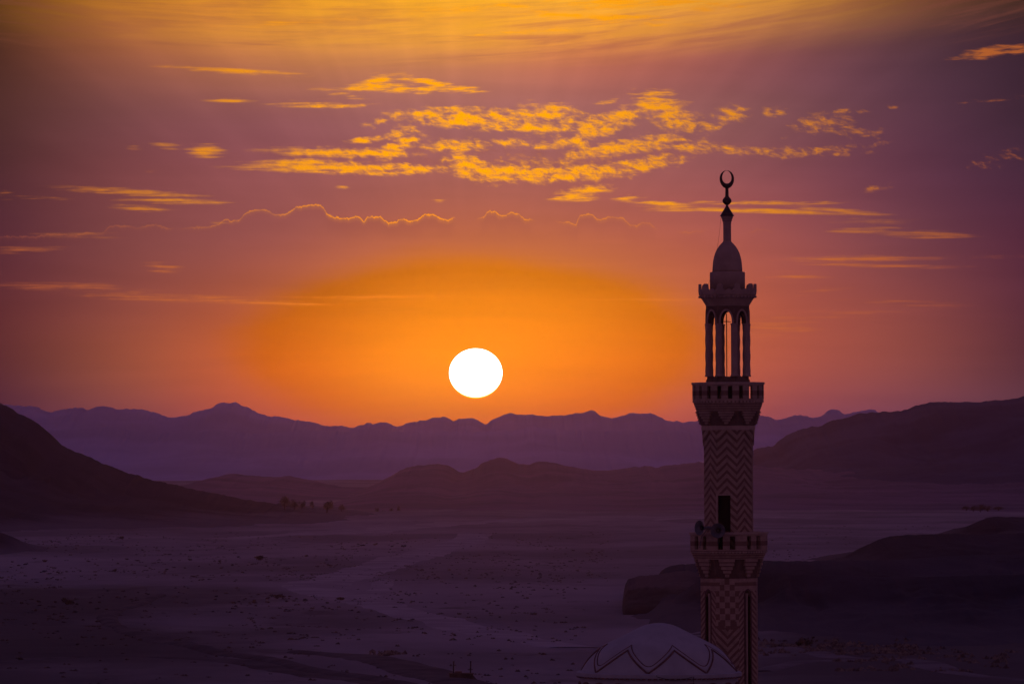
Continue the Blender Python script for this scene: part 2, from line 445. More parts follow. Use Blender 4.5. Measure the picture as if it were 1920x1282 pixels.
M_ground = mat('desert gravel', (0.33, 0.285, 0.32), (0.18, 0.155, 0.175), 0.010, 9.0, 1.0, 0.5, 0.25, (1, 0.45, 1), 0.36, 0.64, c3=(0.12, 0.095, 0.105), vignette=True)
M_path = mat('pale track dust', (0.42, 0.37, 0.41), (0.29, 0.25, 0.28), 0.06, 6.0, 1.0, 0.3, 0.5)
M_track = mat('trodden gravel', (0.20, 0.17, 0.19), (0.12, 0.10, 0.115), 0.08, 6.0, 1.0, 0.3, 0.5)
M_berm = mat('dark turned earth', (0.065, 0.052, 0.06), (0.12, 0.10, 0.11), 0.15, 7.0, 1.0, 0.6, 0.8)
M_far = mat('far mountain rock', (0.48, 0.44, 0.70), (0.37, 0.34, 0.55), 0.004, 8.0, 1.0, 0.4, 0.02, (1, 1, 3))  # violet haze of distance is put into the rock colour
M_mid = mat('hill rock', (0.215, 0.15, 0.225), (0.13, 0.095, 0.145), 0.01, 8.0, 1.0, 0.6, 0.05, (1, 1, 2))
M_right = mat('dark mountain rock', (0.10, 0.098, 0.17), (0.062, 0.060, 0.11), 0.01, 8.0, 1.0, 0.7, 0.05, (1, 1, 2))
M_dark = mat('dark hill rock', (0.034, 0.032, 0.062), (0.019, 0.018, 0.036), 0.02, 8.0, 1.0, 0.8, 0.08, (1, 1, 2), foot=(0.13, 0.11, 0.145))
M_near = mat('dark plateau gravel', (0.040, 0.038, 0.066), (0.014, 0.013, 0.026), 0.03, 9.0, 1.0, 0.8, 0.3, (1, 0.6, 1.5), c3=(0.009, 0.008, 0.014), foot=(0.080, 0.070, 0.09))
M_cliff = mat('eroded cliff', (0.105, 0.08, 0.095), (0.035, 0.027, 0.033), 0.06, 8.0, 1.0, 0.8, 0.3, (1, 1, 4))
M_leaf = mat('tree foliage', (0.10, 0.085, 0.08), (0.14, 0.115, 0.105), 1.5, 3.0, 0.8)
M_bark = mat('bark', (0.09, 0.06, 0.045), (0.05, 0.035, 0.03), 4.0, 4.0, 0.9)
M_bush = mat('dry scrub', (0.125, 0.095, 0.085), (0.07, 0.054, 0.05), 2.0, 3.0, 0.9)
M_rub = mat('rubble', (0.24, 0.18, 0.16), (0.07, 0.05, 0.05), 0.6, 4.0, 0.9)
M_plaster = mat('white plaster', (0.43, 0.40, 0.44), (0.36, 0.335, 0.37), 0.9, 8.0, 0.7, 0.1, 8.0, (1, 1, 0.35))
M_stone = mat('cream stone', (0.56, 0.38, 0.31), (0.45, 0.30, 0.25), 2.2, 6.0, 0.85, 0.15, 12.0)
M_render = mat('brown render', (0.20, 0.115, 0.095), (0.15, 0.085, 0.07), 2.0, 6.0, 0.85, 0.15, 12.0)
M_drum = mat('weathered plaster', (0.50, 0.33, 0.28), (0.42, 0.27, 0.23), 1.5, 6.0, 0.85, 0.1, 10.0)
M_trim = mat('dark red paint', (0.21, 0.105, 0.105), (0.13, 0.065, 0.065), 3.0, 4.0, 0.7)
M_void = mat('dark door wood', (0.025, 0.015, 0.012), (0.015, 0.01, 0.008), 6.0, 3.0, 0.7, stretch=(1, 1, 0.1))
M_metal = mat('dark metal', (0.05, 0.04, 0.04), (0.03, 0.025, 0.025), 5.0, 3.0, 0.5, metallic=0.3)
M_horn = mat('grey painted horn', (0.15, 0.145, 0.17), (0.11, 0.105, 0.125), 5.0, 4.0, 0.5)
M_copper = mat('tarnished finial metal', (0.10, 0.06, 0.055), (0.06, 0.04, 0.04), 5.0, 4.0, 0.45, metallic=0.4)
M_conc = mat('stained concrete', (0.13, 0.10, 0.09), (0.08, 0.06, 0.055), 1.0, 5.0, 0.9, 0.2, 6.0)

CREAM = (0.50, 0.33, 0.265); BRICK = (0.26, 0.145, 0.11)
PHI0 = R(-6.0)       # turn of the octagon about the axis
def brick_mat(name, fn):
    m = bpy.data.materials.new(name); m.use_nodes = True
    nt = m.node_tree; p = nt.nodes['Principled BSDF']; L = nt.links.new
    p.inputs['Roughness'].default_value = 0.88; p.inputs['Specular IOR Level'].default_value = 0.15
    tc = nt.nodes.new('ShaderNodeTexCoord'); sep = nt.nodes.new('ShaderNodeSeparateXYZ'); L(tc.outputs['Object'], sep.inputs[0])
    x, y, z = (E(nt, sep.outputs[i]) for i in range(3))
    phi = x._op('ARCTAN2', y * -1.0) - PHI0          # zero at the middle of the front face
    f = fn(nt, x, y, z, phi)
    n = noise(nt, tc.outputs['Object'], 3.0, 6.0, 0.65)
    c = mixc(nt, f, CREAM, BRICK)
    c = mixc(nt, n.ss(0.35, 0.75) * 0.45, c, (0.16, 0.09, 0.08))
    # thin mortar courses
    mort = (z / 0.075).fract().gt(0.86)
    c = mixc(nt, mort * 0.25, c, (0.10, 0.06, 0.055))
    L(c, p.inputs['Base Color'])
    b = nt.nodes.new('ShaderNodeBump'); b.inputs['Strength'].default_value = 0.35; b.inputs['Distance'].default_value = 0.01
    L((n + mort * -0.4).s, b.inputs['Height']); L(b.outputs[0], p.inputs['Normal'])
    return m

# ------------------------------------------------------------------ ground
def ground_z(x, y):
    r = np.hypot(x, y)
    z = 10.0 * sst((620 - r) / 280.0) + 18.2 * sst((150 - r) / 130.0)
    z = z + 5.0 * sst((r - 3000) / 2600.0)
    a = sst((r - 330) / 250.0)
    z = z + a * (0.55 * fbm(x / 150.0, y / 150.0, 3, 3) + 0.42 * fbm(x / 26.0, y / 34.0, 5, 3) + 0.16 * fbm(x / 7.0, y / 9.0, 8, 2))
    # braided dry channels
    ch = np.abs(fbm(x / 160.0 + 4, y / 420.0, 21, 3))
    z = z - a * 0.5 * sst((0.10 - ch) / 0.10)
    return z

def make_ground():
    rs = np.concatenate([np.linspace(0.5, 300, 40), np.geomspace(306, 640, 60), np.geomspace(643, 3200, 460), np.geomspace(3230, 11500, 90)])
    an = np.concatenate([np.linspace(-180, -8, 70)[:-1], np.linspace(-8, 8, 330), np.linspace(8, 180, 70)[1:-1]])
    an = np.radians(an)
    A, RR = np.meshgrid(an, rs)
    X = RR * np.sin(A); Y = RR * np.cos(A)
    Zz = ground_z(X, Y)
    n = len(an); v = np.stack([X.ravel(), Y.ravel(), Zz.ravel()], 1)
    i = np.arange(len(rs) - 1)[:, None] * n; j = np.arange(n)[None, :]; j2 = (j + 1) % n
    f = np.stack([(i + j).ravel(), (i + n + j).ravel(), (i + n + j2).ravel(), (i + j2).ravel()], 1)[:, ::-1]
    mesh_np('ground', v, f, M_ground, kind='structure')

def mesh_np(name, v, f, m, parent=None, kind=None, smooth=True):
    me = bpy.data.meshes.new(name)
    me.vertices.add(len(v)); me.vertices.foreach_set('co', np.asarray(v, dtype=np.float32).ravel())
    k = f.shape[1]
    me.loops.add(f.size); me.loops.foreach_set('vertex_index', f.astype(np.int32).ravel())
    me.polygons.add(len(f)); me.polygons.foreach_set('loop_start', np.arange(len(f), dtype=np.int32) * k)
    me.polygons.foreach_set('loop_total', np.full(len(f), k, dtype=np.int32))
    me.update(calc_edges=True); me.validate()
    o = link(name, me, m, parent, smooth)
    if kind: o['kind'] = kind
    return o
make_ground()

def on_plain(px, py, z=0.0):
    d = (CAM_Z - z) * F / (py - HOR)
    x = (px - 960.0) / F * d
    return x, d

# ------------------------------------------------------------------ mountains and hills
def ridge(name, prof, D, front, back, m, rough=1.0, seed=0, lam=120.0, step=4.0, rows=56, base=-1.5, pw=1.15, jag=1.0, gully=0.35, ragged=0.16, fan=False):
    prof = sorted(prof); px = np.arange(prof[0][0], prof[-1][0] + 0.1, step)
    py = np.interp(px, [p[0] for p in prof], [p[1] for p in prof])
    k = np.ones(3) / 3.0
    py[1:-1] = np.convolve(py, k, 'valid')
    py = py + jag * (fbm(px / 11.0, px * 0 + seed, seed, 4))
    X0 = (px - 960.0) / F * D
    Zc = CAM_Z + (HOR - py) / F * D
    t = np.concatenate([-(np.linspace(1, 0, rows) ** 1.4), (np.linspace(0, 1, rows // 3)[1:])])
    T, XX = np.meshgrid(t, X0, indexing='ij')
    Hc = np.maximum(Zc - base, 0.02)[None, :] + 0 * T
    wob = fbm(X0 / (lam * 2.0), X0 * 0, seed + 40, 3)[None, :] * front * ragged
    Yc = D + np.where(T < 0, T * front, T * back) + wob * (1 - np.abs(T)) * (1 if ragged < 0.3 else 0.3) + (wob * np.abs(T) * (T < 0) if ragged >= 0.3 else 0)
    if fan: XX = XX * Yc / D
    a = np.abs(T)
    warp = fbm(XX / lam, Yc / (lam * 2.2), seed + 2, 3) * lam * 0.5
    gl = ridged((XX + warp) / lam, Yc / (lam * 2.6), seed + 9, 4)
    shape = (1 - a) ** pw
    g = sst(a / 0.25) * sst((1 - a) / 0.2)
    Zz = base + Hc * shape * (1 - gully * g * (1 - gl) * 1.6)
    Zz = Zz + g * rough * 0.02 * Hc * fbm(XX / (lam * 0.12), Yc / (lam * 0.2), seed + 5, 3)
    n = len(px); v = np.stack([XX.ravel(), Yc.ravel(), Zz.ravel()], 1)
    i = np.arange(len(t) - 1)[:, None] * n; j = np.arange(n - 1)[None, :]
    f = np.stack([(i + j).ravel(), (i + j + 1).ravel(), (i + n + j + 1).ravel(), (i + n + j).ravel()], 1)
    return mesh_np(name, v, f, m, kind='structure')

FAR = [(-300,772),(-120,752),(0,757),(30,760),(48,760),(62,762),(75,769),(86,771),(105,766),(130,763),(155,766),(180,759),(195,760),(215,766),(232,767),(262,767),(280,772),(305,780),
 (325,781),(342,780),(360,772),(380,766),(392,764),(400,757),(412,753),(422,753),(436,754),(450,759),(470,768),(488,775),(502,779),(515,778),(530,783),(545,784),(560,789),(580,789),(600,796),(622,798),(640,797),(665,801),
 (680,796),(695,795),(705,797),(715,793),(732,793),(748,800),(765,795),(780,793),(805,788),(822,783),(834,783),(852,790),(862,786),(878,784),(890,786),(905,795),(913,795),(922,789),(935,784),(945,778),(957,778),(968,776),(978,780),
 (990,777),(1005,780),(1030,781),(1050,779),(1070,777),(1088,775),(1106,770),(1112,773),(1122,780),(1133,784),(1142,785),(1160,781),(1175,776),(1195,777),(1213,776),(1224,782),(1240,788),(1255,793),(1262,790),(1272,793),(1290,792),(1308,787),(1330,784),
 (1380,789),(1418,782),(1430,781),(1441,786),(1455,786),(1466,783),(1478,781),(1490,779),(1500,781),(1512,784),(1522,782),(1535,776),(1550,769),(1558,771),(1568,776),(1580,776),(1600,772),(1618,768),(1626,769),(1636,774),(1680,786),(1760,792),(1920,785),(2200,770)]
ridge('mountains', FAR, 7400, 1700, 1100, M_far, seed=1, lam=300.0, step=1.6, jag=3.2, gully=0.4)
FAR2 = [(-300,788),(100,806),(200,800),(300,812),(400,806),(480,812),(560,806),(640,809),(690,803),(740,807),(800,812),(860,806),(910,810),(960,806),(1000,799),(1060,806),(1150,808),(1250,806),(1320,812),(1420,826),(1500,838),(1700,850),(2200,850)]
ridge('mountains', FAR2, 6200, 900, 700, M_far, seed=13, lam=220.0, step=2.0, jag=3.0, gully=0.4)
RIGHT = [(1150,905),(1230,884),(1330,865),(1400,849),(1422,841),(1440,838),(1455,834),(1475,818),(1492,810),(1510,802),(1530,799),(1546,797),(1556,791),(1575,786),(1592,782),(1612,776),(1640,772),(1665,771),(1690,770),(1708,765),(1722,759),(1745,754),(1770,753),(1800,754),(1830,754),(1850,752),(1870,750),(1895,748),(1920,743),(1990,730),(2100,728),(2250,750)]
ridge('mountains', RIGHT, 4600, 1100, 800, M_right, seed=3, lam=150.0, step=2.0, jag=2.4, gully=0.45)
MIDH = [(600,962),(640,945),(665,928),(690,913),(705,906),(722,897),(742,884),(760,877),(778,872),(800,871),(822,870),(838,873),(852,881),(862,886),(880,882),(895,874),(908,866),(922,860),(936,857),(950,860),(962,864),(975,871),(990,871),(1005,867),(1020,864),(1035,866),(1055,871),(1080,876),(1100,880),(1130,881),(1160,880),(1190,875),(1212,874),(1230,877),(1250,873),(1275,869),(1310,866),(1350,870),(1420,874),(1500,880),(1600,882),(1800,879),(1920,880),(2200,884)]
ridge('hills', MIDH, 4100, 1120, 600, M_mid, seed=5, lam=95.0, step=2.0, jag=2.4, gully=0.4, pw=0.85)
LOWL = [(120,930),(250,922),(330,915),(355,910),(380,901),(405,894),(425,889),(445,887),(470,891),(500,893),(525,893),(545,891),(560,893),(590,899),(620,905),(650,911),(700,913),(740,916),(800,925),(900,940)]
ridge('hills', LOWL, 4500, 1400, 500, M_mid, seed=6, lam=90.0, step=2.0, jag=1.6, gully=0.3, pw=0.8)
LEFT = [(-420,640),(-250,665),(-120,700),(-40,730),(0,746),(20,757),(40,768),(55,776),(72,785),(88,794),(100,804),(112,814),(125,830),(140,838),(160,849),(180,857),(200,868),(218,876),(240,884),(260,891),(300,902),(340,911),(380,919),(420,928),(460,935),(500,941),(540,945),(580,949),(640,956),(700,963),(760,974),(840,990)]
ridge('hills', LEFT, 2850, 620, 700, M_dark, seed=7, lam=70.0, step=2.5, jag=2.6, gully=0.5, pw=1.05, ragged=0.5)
FOOT = [(-300,960),(-120,975),(0,996),(30,1008),(50,1022),(66,1036),(90,1050)]
ridge('hills', FOOT, 1750, 110, 160, M_dark, seed=8, lam=30.0, step=2.0, jag=0.8, gully=0.3)
HH = [(1700,1010),(1790,1001),(1806,996),(1822,987),(1840,977),(1855,971),(1872,969),(1920,970),(2050,966),(2300,970)]
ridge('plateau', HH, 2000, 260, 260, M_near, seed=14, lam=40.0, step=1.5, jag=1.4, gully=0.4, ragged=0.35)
GG = [(1480,1062),(1560,1048),(1582,1044),(1600,1036),(1620,1026),(1642,1015),(1662,1008),(1685,1004),(1705,1003),(1760,1002),(1850,1003),(1920,1001),(2050,995),(2300,1000)]
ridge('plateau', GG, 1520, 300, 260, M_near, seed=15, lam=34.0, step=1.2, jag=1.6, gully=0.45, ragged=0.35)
F2 = [(1215,1096),(1232,1076),(1240,1066),(1252,1058),(1268,1053),(1290,1051),(1330,1048),(1430,1045),(1500,1047),(1580,1047),(1700,1050),(1920,1046),(2300,1040)]
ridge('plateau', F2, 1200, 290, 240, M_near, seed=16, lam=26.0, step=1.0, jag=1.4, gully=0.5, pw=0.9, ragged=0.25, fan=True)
F1 = [(1163,1156),(1166,1146),(1169,1112),(1172,1098),(1177,1088),(1186,1083),(1200,1079),(1225,1078),(1250,1074),(1275,1070),(1295,1070),(1315,1076),(1340,1085),(1380,1100),(1440,1130)]
ridge('plateau', F1, 1105, 42, 90, M_cliff, seed=17, lam=9.0, step=0.6, jag=2.0, gully=0.22, pw=0.38, fan=True)
SPUR = [(1185,1158),(1230,1150),(1262,1128),(1290,1106),(1310,1092),(1340,1082),(1400,1078),(1500,1076),(1700,1080),(1920,1074),(2300,1060)]
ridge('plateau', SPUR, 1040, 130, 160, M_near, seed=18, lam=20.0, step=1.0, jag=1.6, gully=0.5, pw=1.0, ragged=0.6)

# ------------------------------------------------------------------ tracks and banks
def ribbon(name, pts, wid, m, lift=0.10, hump=0.0):
    P = [Vector((*on_plain(a, b), 0)) for a, b in pts]
    W = wid if isinstance(wid, (list, tuple)) else [wid] * len(P)
    q, ww = [], []
    for i in range(len(P) - 1):
        p0 = P[max(i - 1, 0)]; p1 = P[i]; p2 = P[i + 1]; p3 = P[min(i + 2, len(P) - 1)]
        n = max(2, int((p2 - p1).length / 5.0))
        for s in range(n):
            t = s / n
            q.append(0.5 * ((2 * p1) + (p2 - p0) * t + (2 * p0 - 5 * p1 + 4 * p2 - p3) * t * t + (3 * p1 - p0 - 3 * p2 + p3) * t ** 3))
            ww.append(W[i] * (1 - t) + W[i + 1] * t)
    q.append(P[-1]); ww.append(W[-1])
    na = 9; vs = []
    for i, p in enumerate(q):
        t = (q[min(i + 1, len(q) - 1)] - q[max(i - 1, 0)]).normalized(); nrm = Vector((t.y, -t.x, 0))
        wob = 1.0 + 0.35 * float(fbm(np.array(p.x / 30.0), np.array(p.y / 30.0), 60, 2))
        for k in range(na):
            s = k / (na - 1) * 2 - 1
            vs.append((p.x + nrm.x * s * ww[i] * 0.5 * wob, p.y + nrm.y * s * ww[i] * 0.5 * wob, s))
    v = np.array(vs); s = v[:, 2].copy()
    z = ground_z(v[:, 0], v[:, 1])
    v[:, 2] = z + lift + hump * (1 - s * s) * (1 + 0.5 * fbm(v[:, 0] / 8.0, v[:, 1] / 8.0, 4, 2)) - 0.35 * np.abs(s) ** 6
    i = np.arange(len(q) - 1)[:, None] * na; j = np.arange(na - 1)[None, :]
    f = np.stack([(i + j).ravel(), (i + j + 1).ravel(), (i + na + j + 1).ravel(), (i + na + j).ravel()], 1)
    return mesh_np(name, v, f, m, kind='structure')
ribbon('path', [(892,1003),(862,1017),(802,1034),(742,1051),(682,1071),(630,1087),(592,1097),(600,1106),(640,1114),(690,1130),(740,1145),(800,1157),(860,1172),(930,1186),(1010,1200),(1080,1209)],
       [16,18,18,18,18,18,18,16,15,14,14,14,13,12,11,10], M_path)
ribbon('path', [(700,1128),(690,1120),(704,1108),(716,1096),(726,1086)], [6, 7, 7, 6, 5], M_path)
ribbon('path', [(-80,1246),(150,1229),(300,1232),(420,1240),(520,1253),(620,1268),(720,1284),(800,1300)], [9, 9, 8, 8, 8, 7, 7, 7], M_berm)
ribbon('path', [(1400,1200),(1440,1205),(1500,1218),(1580,1228),(1700,1236),(1800,1262),(1950,1272)], [6, 7, 7, 7, 7, 6, 6], M_track)
ribbon('path', [(1424,1250),(1520,1238),(1600,1234),(1640,1232)], [5, 6, 6, 5], M_track, lift=0.16)
ribbon('path', [(400,1010),(600,1000),(800,984),(1000,975),(1250,972),(1500,970)], [20, 30, 40, 40, 40, 40], M_path)
ribbon('bank', [(302,1116),(250,1134),(206,1154),(204,1164),(230,1180),(270,1192),(350,1213),(450,1232),(540,1248),(640,1264),(760,1285),(860,1312)], [3, 4, 4, 4, 4, 5, 5, 5, 5, 5, 5, 5], M_berm, lift=0.1, hump=0.35)
ribbon('bank', [(980,1310),(880,1282),(760,1250),(660,1232),(560,1224)], [9, 9, 11, 9, 6], M_berm, lift=0.1, hump=0.3)

# ------------------------------------------------------------------ bushes, trees, rubble
def leaf_cloud(n, rx, rz, size, seed, low=0.35):
    g = random.Random(seed); mb = MB()
    lobes = [(g.uniform(-.55, .55) * rx, g.uniform(-.55, .55) * rx, g.uniform(low, .75) * rz, g.uniform(.35, .6)) for _ in range(7)]
    for i in range(n):
        lx, ly, lz, lr = g.choice(lobes)
        d = Vector((g.gauss(0, 1), g.gauss(0, 1), g.gauss(0, 1))).normalized() * (g.random() ** 0.45)
        p = Vector((lx + d.x * rx * lr, ly + d.y * rx * lr, max(0.0, lz + d.z * rz * lr * 0.75)))
        a = Vector((g.gauss(0, 1), g.gauss(0, 1), g.gauss(0, 1))).normalized()
        b = a.orthogonal().normalized(); c = a.cross(b)
        s = size * g.uniform(0.6, 1.4)
        mb.face([p + b * s, p + c * s * 0.6, p - b * s, p - c * s * 0.6])
    return mb
def bush_mesh(seed):
    mb = leaf_cloud(220, 1.0, 0.9, 0.13, seed)
    g = random.Random(seed + 1)
    for k in range(6):
        a = g.uniform(0, 6.28)
        mb.tube([(0, 0, -0.3), (math.cos(a) * .3, math.sin(a) * .3, .35), (math.cos(a) * .6, math.sin(a) * .6, .7)], [.04, .03, .015], 4)
    return mb
bushes = []
def shrub(px, py, wpx, label, group=None, hs=1.0):
    x, d = on_plain(px, py); z = float(ground_z(np.array(x), np.array(d)))
    if len(bushes) < 4: o = bush_mesh(30 + len(bushes)).build('shrub', M_bush)
    else: o = bushes[len(bushes) % 4].copy(); col.objects.link(o)
    s = wpx / F * d / 2.0
    o.location = (x, d, z - 0.05); o.scale = (s, s, s * hs); o.rotation_euler = (0, 0, random.uniform(0, 6.28))
    bushes.append(o)
    for k in ('group',):
        if k in o: del o[k]
    tag(o, label, 'shrub', group)
    return o
shrub(126, 1130, 26, 'dark round bush on the darkened plain at the far left', hs=1.1)
shrub(487, 1049, 26, 'low wide bush alone on the plain right of the left hill foot', hs=0.8)
shrub(1512, 1207, 42, 'largest dark bush in the debris right of the minaret foot', hs=0.9)
shrub(1450, 1208, 18, 'small bush close to the right side of the minaret shaft', hs=0.8)
shrub(38, 1237, 16, 'small dark bush beside the dirt track in the bottom left corner')
shrub(226, 1009, 12, 'small bush at the foot of the big dark hill on the left')
shrub(520, 1118, 32, 'broad flat patch of scrub above the bend of the dark earth bank', hs=0.5)
shrub(640, 1127, 24, 'low scrub bush just below the sharp bend of the pale track', hs=0.6)
shrub(145, 1210, 9, 'tiny bush above the dirt track near the bottom left')
sg = random.Random(5)
for (x0, x1, y0, y1, n, w0, w1) in [(20, 330, 1046, 1072, 26, 5, 12), (330, 620, 1040, 1062, 14, 5, 11), (400, 620, 1112, 1136, 18, 6, 13), (620, 760, 1018, 1032, 14, 5, 10),
                                    (800, 960, 1070, 1086, 12, 5, 10), (700, 1150, 1100, 1130, 14, 5, 9), (30, 220, 1120, 1172, 14, 6, 12), (1000, 1160, 1020, 1060, 14, 4, 8), (1440, 1560, 1030, 1042, 6, 4, 7), (850, 1080, 1140, 1170, 8, 5, 9)]:
    for i in range(n):
        shrub(sg.uniform(x0, x1), sg.uniform(y0, y1), sg.uniform(w0, w1), 'small dark dry shrub scattered on the open desert plain', 'small shrubs on the plain', hs=sg.uniform(.5, .9))
# fine scrub and stones no one could count
def scatter(name, regions, m, n_total, size, seed, flat=0.6):
    g = random.Random(seed); mb = MB()
    for (x0, x1, y0, y1, n) in regions:
        for i in range(n):
            px = g.uniform(x0, x1); py = g.uniform(y0, y1)
            if float(vnoise(np.array(px / 34.0), np.array(py / 6.0), 77)) < 0.47: continue
            x, d = on_plain(px, py); z = float(ground_z(np.array(x), np.array(d)))
            s = size * g.uniform(0.5, 1.6)
            for k in range(3):
                c = Vector((x + g.gauss(0, s * .6), d + g.gauss(0, s * .6), z))
                top = c + Vector((g.gauss(0, .15) * s, g.gauss(0, .15) * s, s * flat * g.uniform(.7, 1.4)))
                ring = [c + Vector((math.cos(a) * s * g.uniform(.5, .9), math.sin(a) * s * g.uniform(.5, .9), g.uniform(-.1, .25) * s)) for a in (0, 1.25, 2.5, 3.8, 5.0)]
                b = len(mb.v); mb.v += [tuple(p) for p in ring] + [tuple(top)]
                for q in range(5): mb.f.append([b + q, b + (q + 1) % 5, b + 5])
    o = mb.build(name, m); o['kind'] = 'stuff'; return o
tag(scatter('scrub', [(-30, 1160, 1000, 1090, 2200), (-30, 1100, 1090, 1200, 1100), (-30, 1080, 1200, 1290, 250), (1430, 1900, 985, 1050, 300)], M_bush, 0, 0.30, 3), 'fine dark scrub dotted across the desert plain', 'scrub')
tag(scatter('rubble', [(1422, 1720, 1196, 1226, 420), (1560, 1900, 1215, 1260, 300), (640, 760, 1222, 1232, 60)], M_rub, 0, 0.4, 9, 0.8), 'heaped rubble and debris on the ground behind the minaret', 'rubble')

tree_protos = []
def make_tree_parts(seed):
    g = random.Random(seed); tb = MB()
    tb.tube([(0, 0, -0.3), (.03, .02, .2), (-.02, .03, .42), (.02, 0, .6)], [.05, .04, .032, .02], 6)
    for k in range(5):
        a = g.uniform(0, 6.28); h = g.uniform(.22, .45)
        tb.tube([(0, 0, h), (math.cos(a) * .16, math.sin(a) * .16, h + .16), (math.cos(a) * .3, math.sin(a) * .3, h + .26)], [.025, .018, .008], 5)
    cb = leaf_cloud(620, 0.62, 0.95, 0.055, seed + 3, low=0.16)
    return tb, cb
def tree(px, py, hpx, wpx, label, dist=None):
    x, d = on_plain(px, py) if dist is None else ((px - 960) / F * dist, dist)
    z = CAM_Z + (HOR - py) / F * d
    r = empty('tree', (x, d, z), (0, 0, random.uniform(0, 6.28)))
    s = hpx / F * d; w = wpx / F * d
    r.scale = (w / 1.1, w / 1.1, s)
    k = len(tree_protos) % 4
    if len(tree_protos) < 4:
        tb, cb = make_tree_parts(50 + k * 7)
        t = tb.build('trunk', M_bark, r); c = cb.build('crown', M_leaf, r)
        tree_protos.append((t, c))
    else:
        for src in tree_protos[k]:
            o = src.copy(); col.objects.link(o); o.parent = r
        tree_protos.append(tree_protos[k])
    tag(r, label, 'tree', 'trees at the far edge of the plain')
DT = 2700.0
tree(534, 949, 23, 22, 'tallest dense tree at the left end of the far tree line', DT)
tree(552, 950, 15, 20, 'rounded tree merging with the right side of the tallest far tree', DT + 20)
tree(566, 950, 12, 17, 'low tree at the right end of the dense far clump', DT + 10)
tree(586, 951, 12, 9, 'slim small tree in the gap between the two far clumps', DT)
tree(613, 955, 20, 29, 'broad rounded tree standing apart right of the dense far clump', DT + 30)
tree(640, 955, 11, 15, 'small tree just right of the broad rounded far tree', DT + 40)
DT2 = 3000.0
tree(707, 961, 10, 9, 'first small tree of the sparse far row below the middle hill', DT2)
tree(718, 963, 7, 11, 'lowest shrubby tree of the sparse far row below the middle hill', DT2)
tree(732, 963, 13, 12, 'wide tree in the middle of the sparse far row', DT2)
tree(747, 963, 17, 9, 'tallest slender tree of the sparse far row', DT2)
tree(764, 964, 8, 13, 'low broad tree near the right end of the sparse far row', DT2)
tree(777, 965, 7, 12, 'last low tree at the right end of the sparse far row', DT2)
DT3 = 2750.0
tree(1812, 955, 8, 17, 'leftmost low tree of the far clump at the right edge', DT3)
tree(1825, 956, 10, 17, 'second tree of the far clump at the right edge', DT3)
tree(1838, 956, 12, 18, 'tallest tree of the far clump at the right edge', DT3)
tree(1852, 956, 8, 22, 'broad low tree right of the tallest in the right edge clump', DT3)
tree(1872, 955, 7, 24, 'rightmost flat tree of the far clump at the right edge', DT3)

# ------------------------------------------------------------------ the setting sun
def make_sun():
    d = 100000.0; rad = 50.0 / F * d
    m = bpy.data.materials.new('sun surface'); m.use_nodes = True
    nt = m.node_tree; nt.nodes.clear()
    out = nt.nodes.new('ShaderNodeOutputMaterial'); em = nt.nodes.new('ShaderNodeEmission')
    tc = nt.nodes.new('ShaderNodeTexCoord'); sep = nt.nodes.new('ShaderNodeSeparateXYZ'); nt.links.new(tc.outputs['Object'], sep.inputs[0])
    z = E(nt, sep.outputs[2]) / rad
    x = E(nt, sep.outputs[0]) / rad; zn = z / 0.935
    zo = zn - 0.055
    limb = (x * x + zo * zo).sqrt().ss(1.025, 0.965)
    c = mixc(nt, limb, (1.0, 0.13, 0.0), (1.0, 0.93, 0.90))
    nt.links.new(c, em.inputs[0]); em.inputs[1].default_value = 6.0
    nt.links.new(em.outputs[0], out.inputs[0])
    try: m.cycles.emission_sampling = 'NONE'
    except Exception: pass
    mb = MB(); prof = []
    for i in range(33):
        a = -math.pi / 2 + math.pi * i / 32; prof.append((math.sin(a) * rad * 0.935, max(math.cos(a) * rad, 0.01)))
    mb.lathe(prof, 64)
    o = mb.build('sun', m, smooth=True)
    o.location = ((892.0 - 960.0) / F * d, d, CAM_Z + (HOR - 700.0) / F * d)
    tag(o, 'white setting sun low in the orange sky above the mountain ridge', 'sun')
make_sun()

# ------------------------------------------------------------------ minaret
MD = 260.0; K = F / MD
MZ = 10.0
def zy(y): return CAM_Z + (HOR - y) / K - MZ          # local height of a photo row
OCT = 1.0 / 0.9217                                    # photo half width to octagon corner radius
def rr(hw, n=8): return hw / K * (OCT if n == 8 else 1.0)
HALF = math.pi / 8
APP = R(2.2)                                          # the tower stands a little right of the axis
min_root = empty('minaret', ((1370.5 - 960.0) / K, MD, MZ), (0, -0.0057, 0))
tag(min_root, 'tall patterned brick minaret with two balconies and a crescent finial', 'minaret')

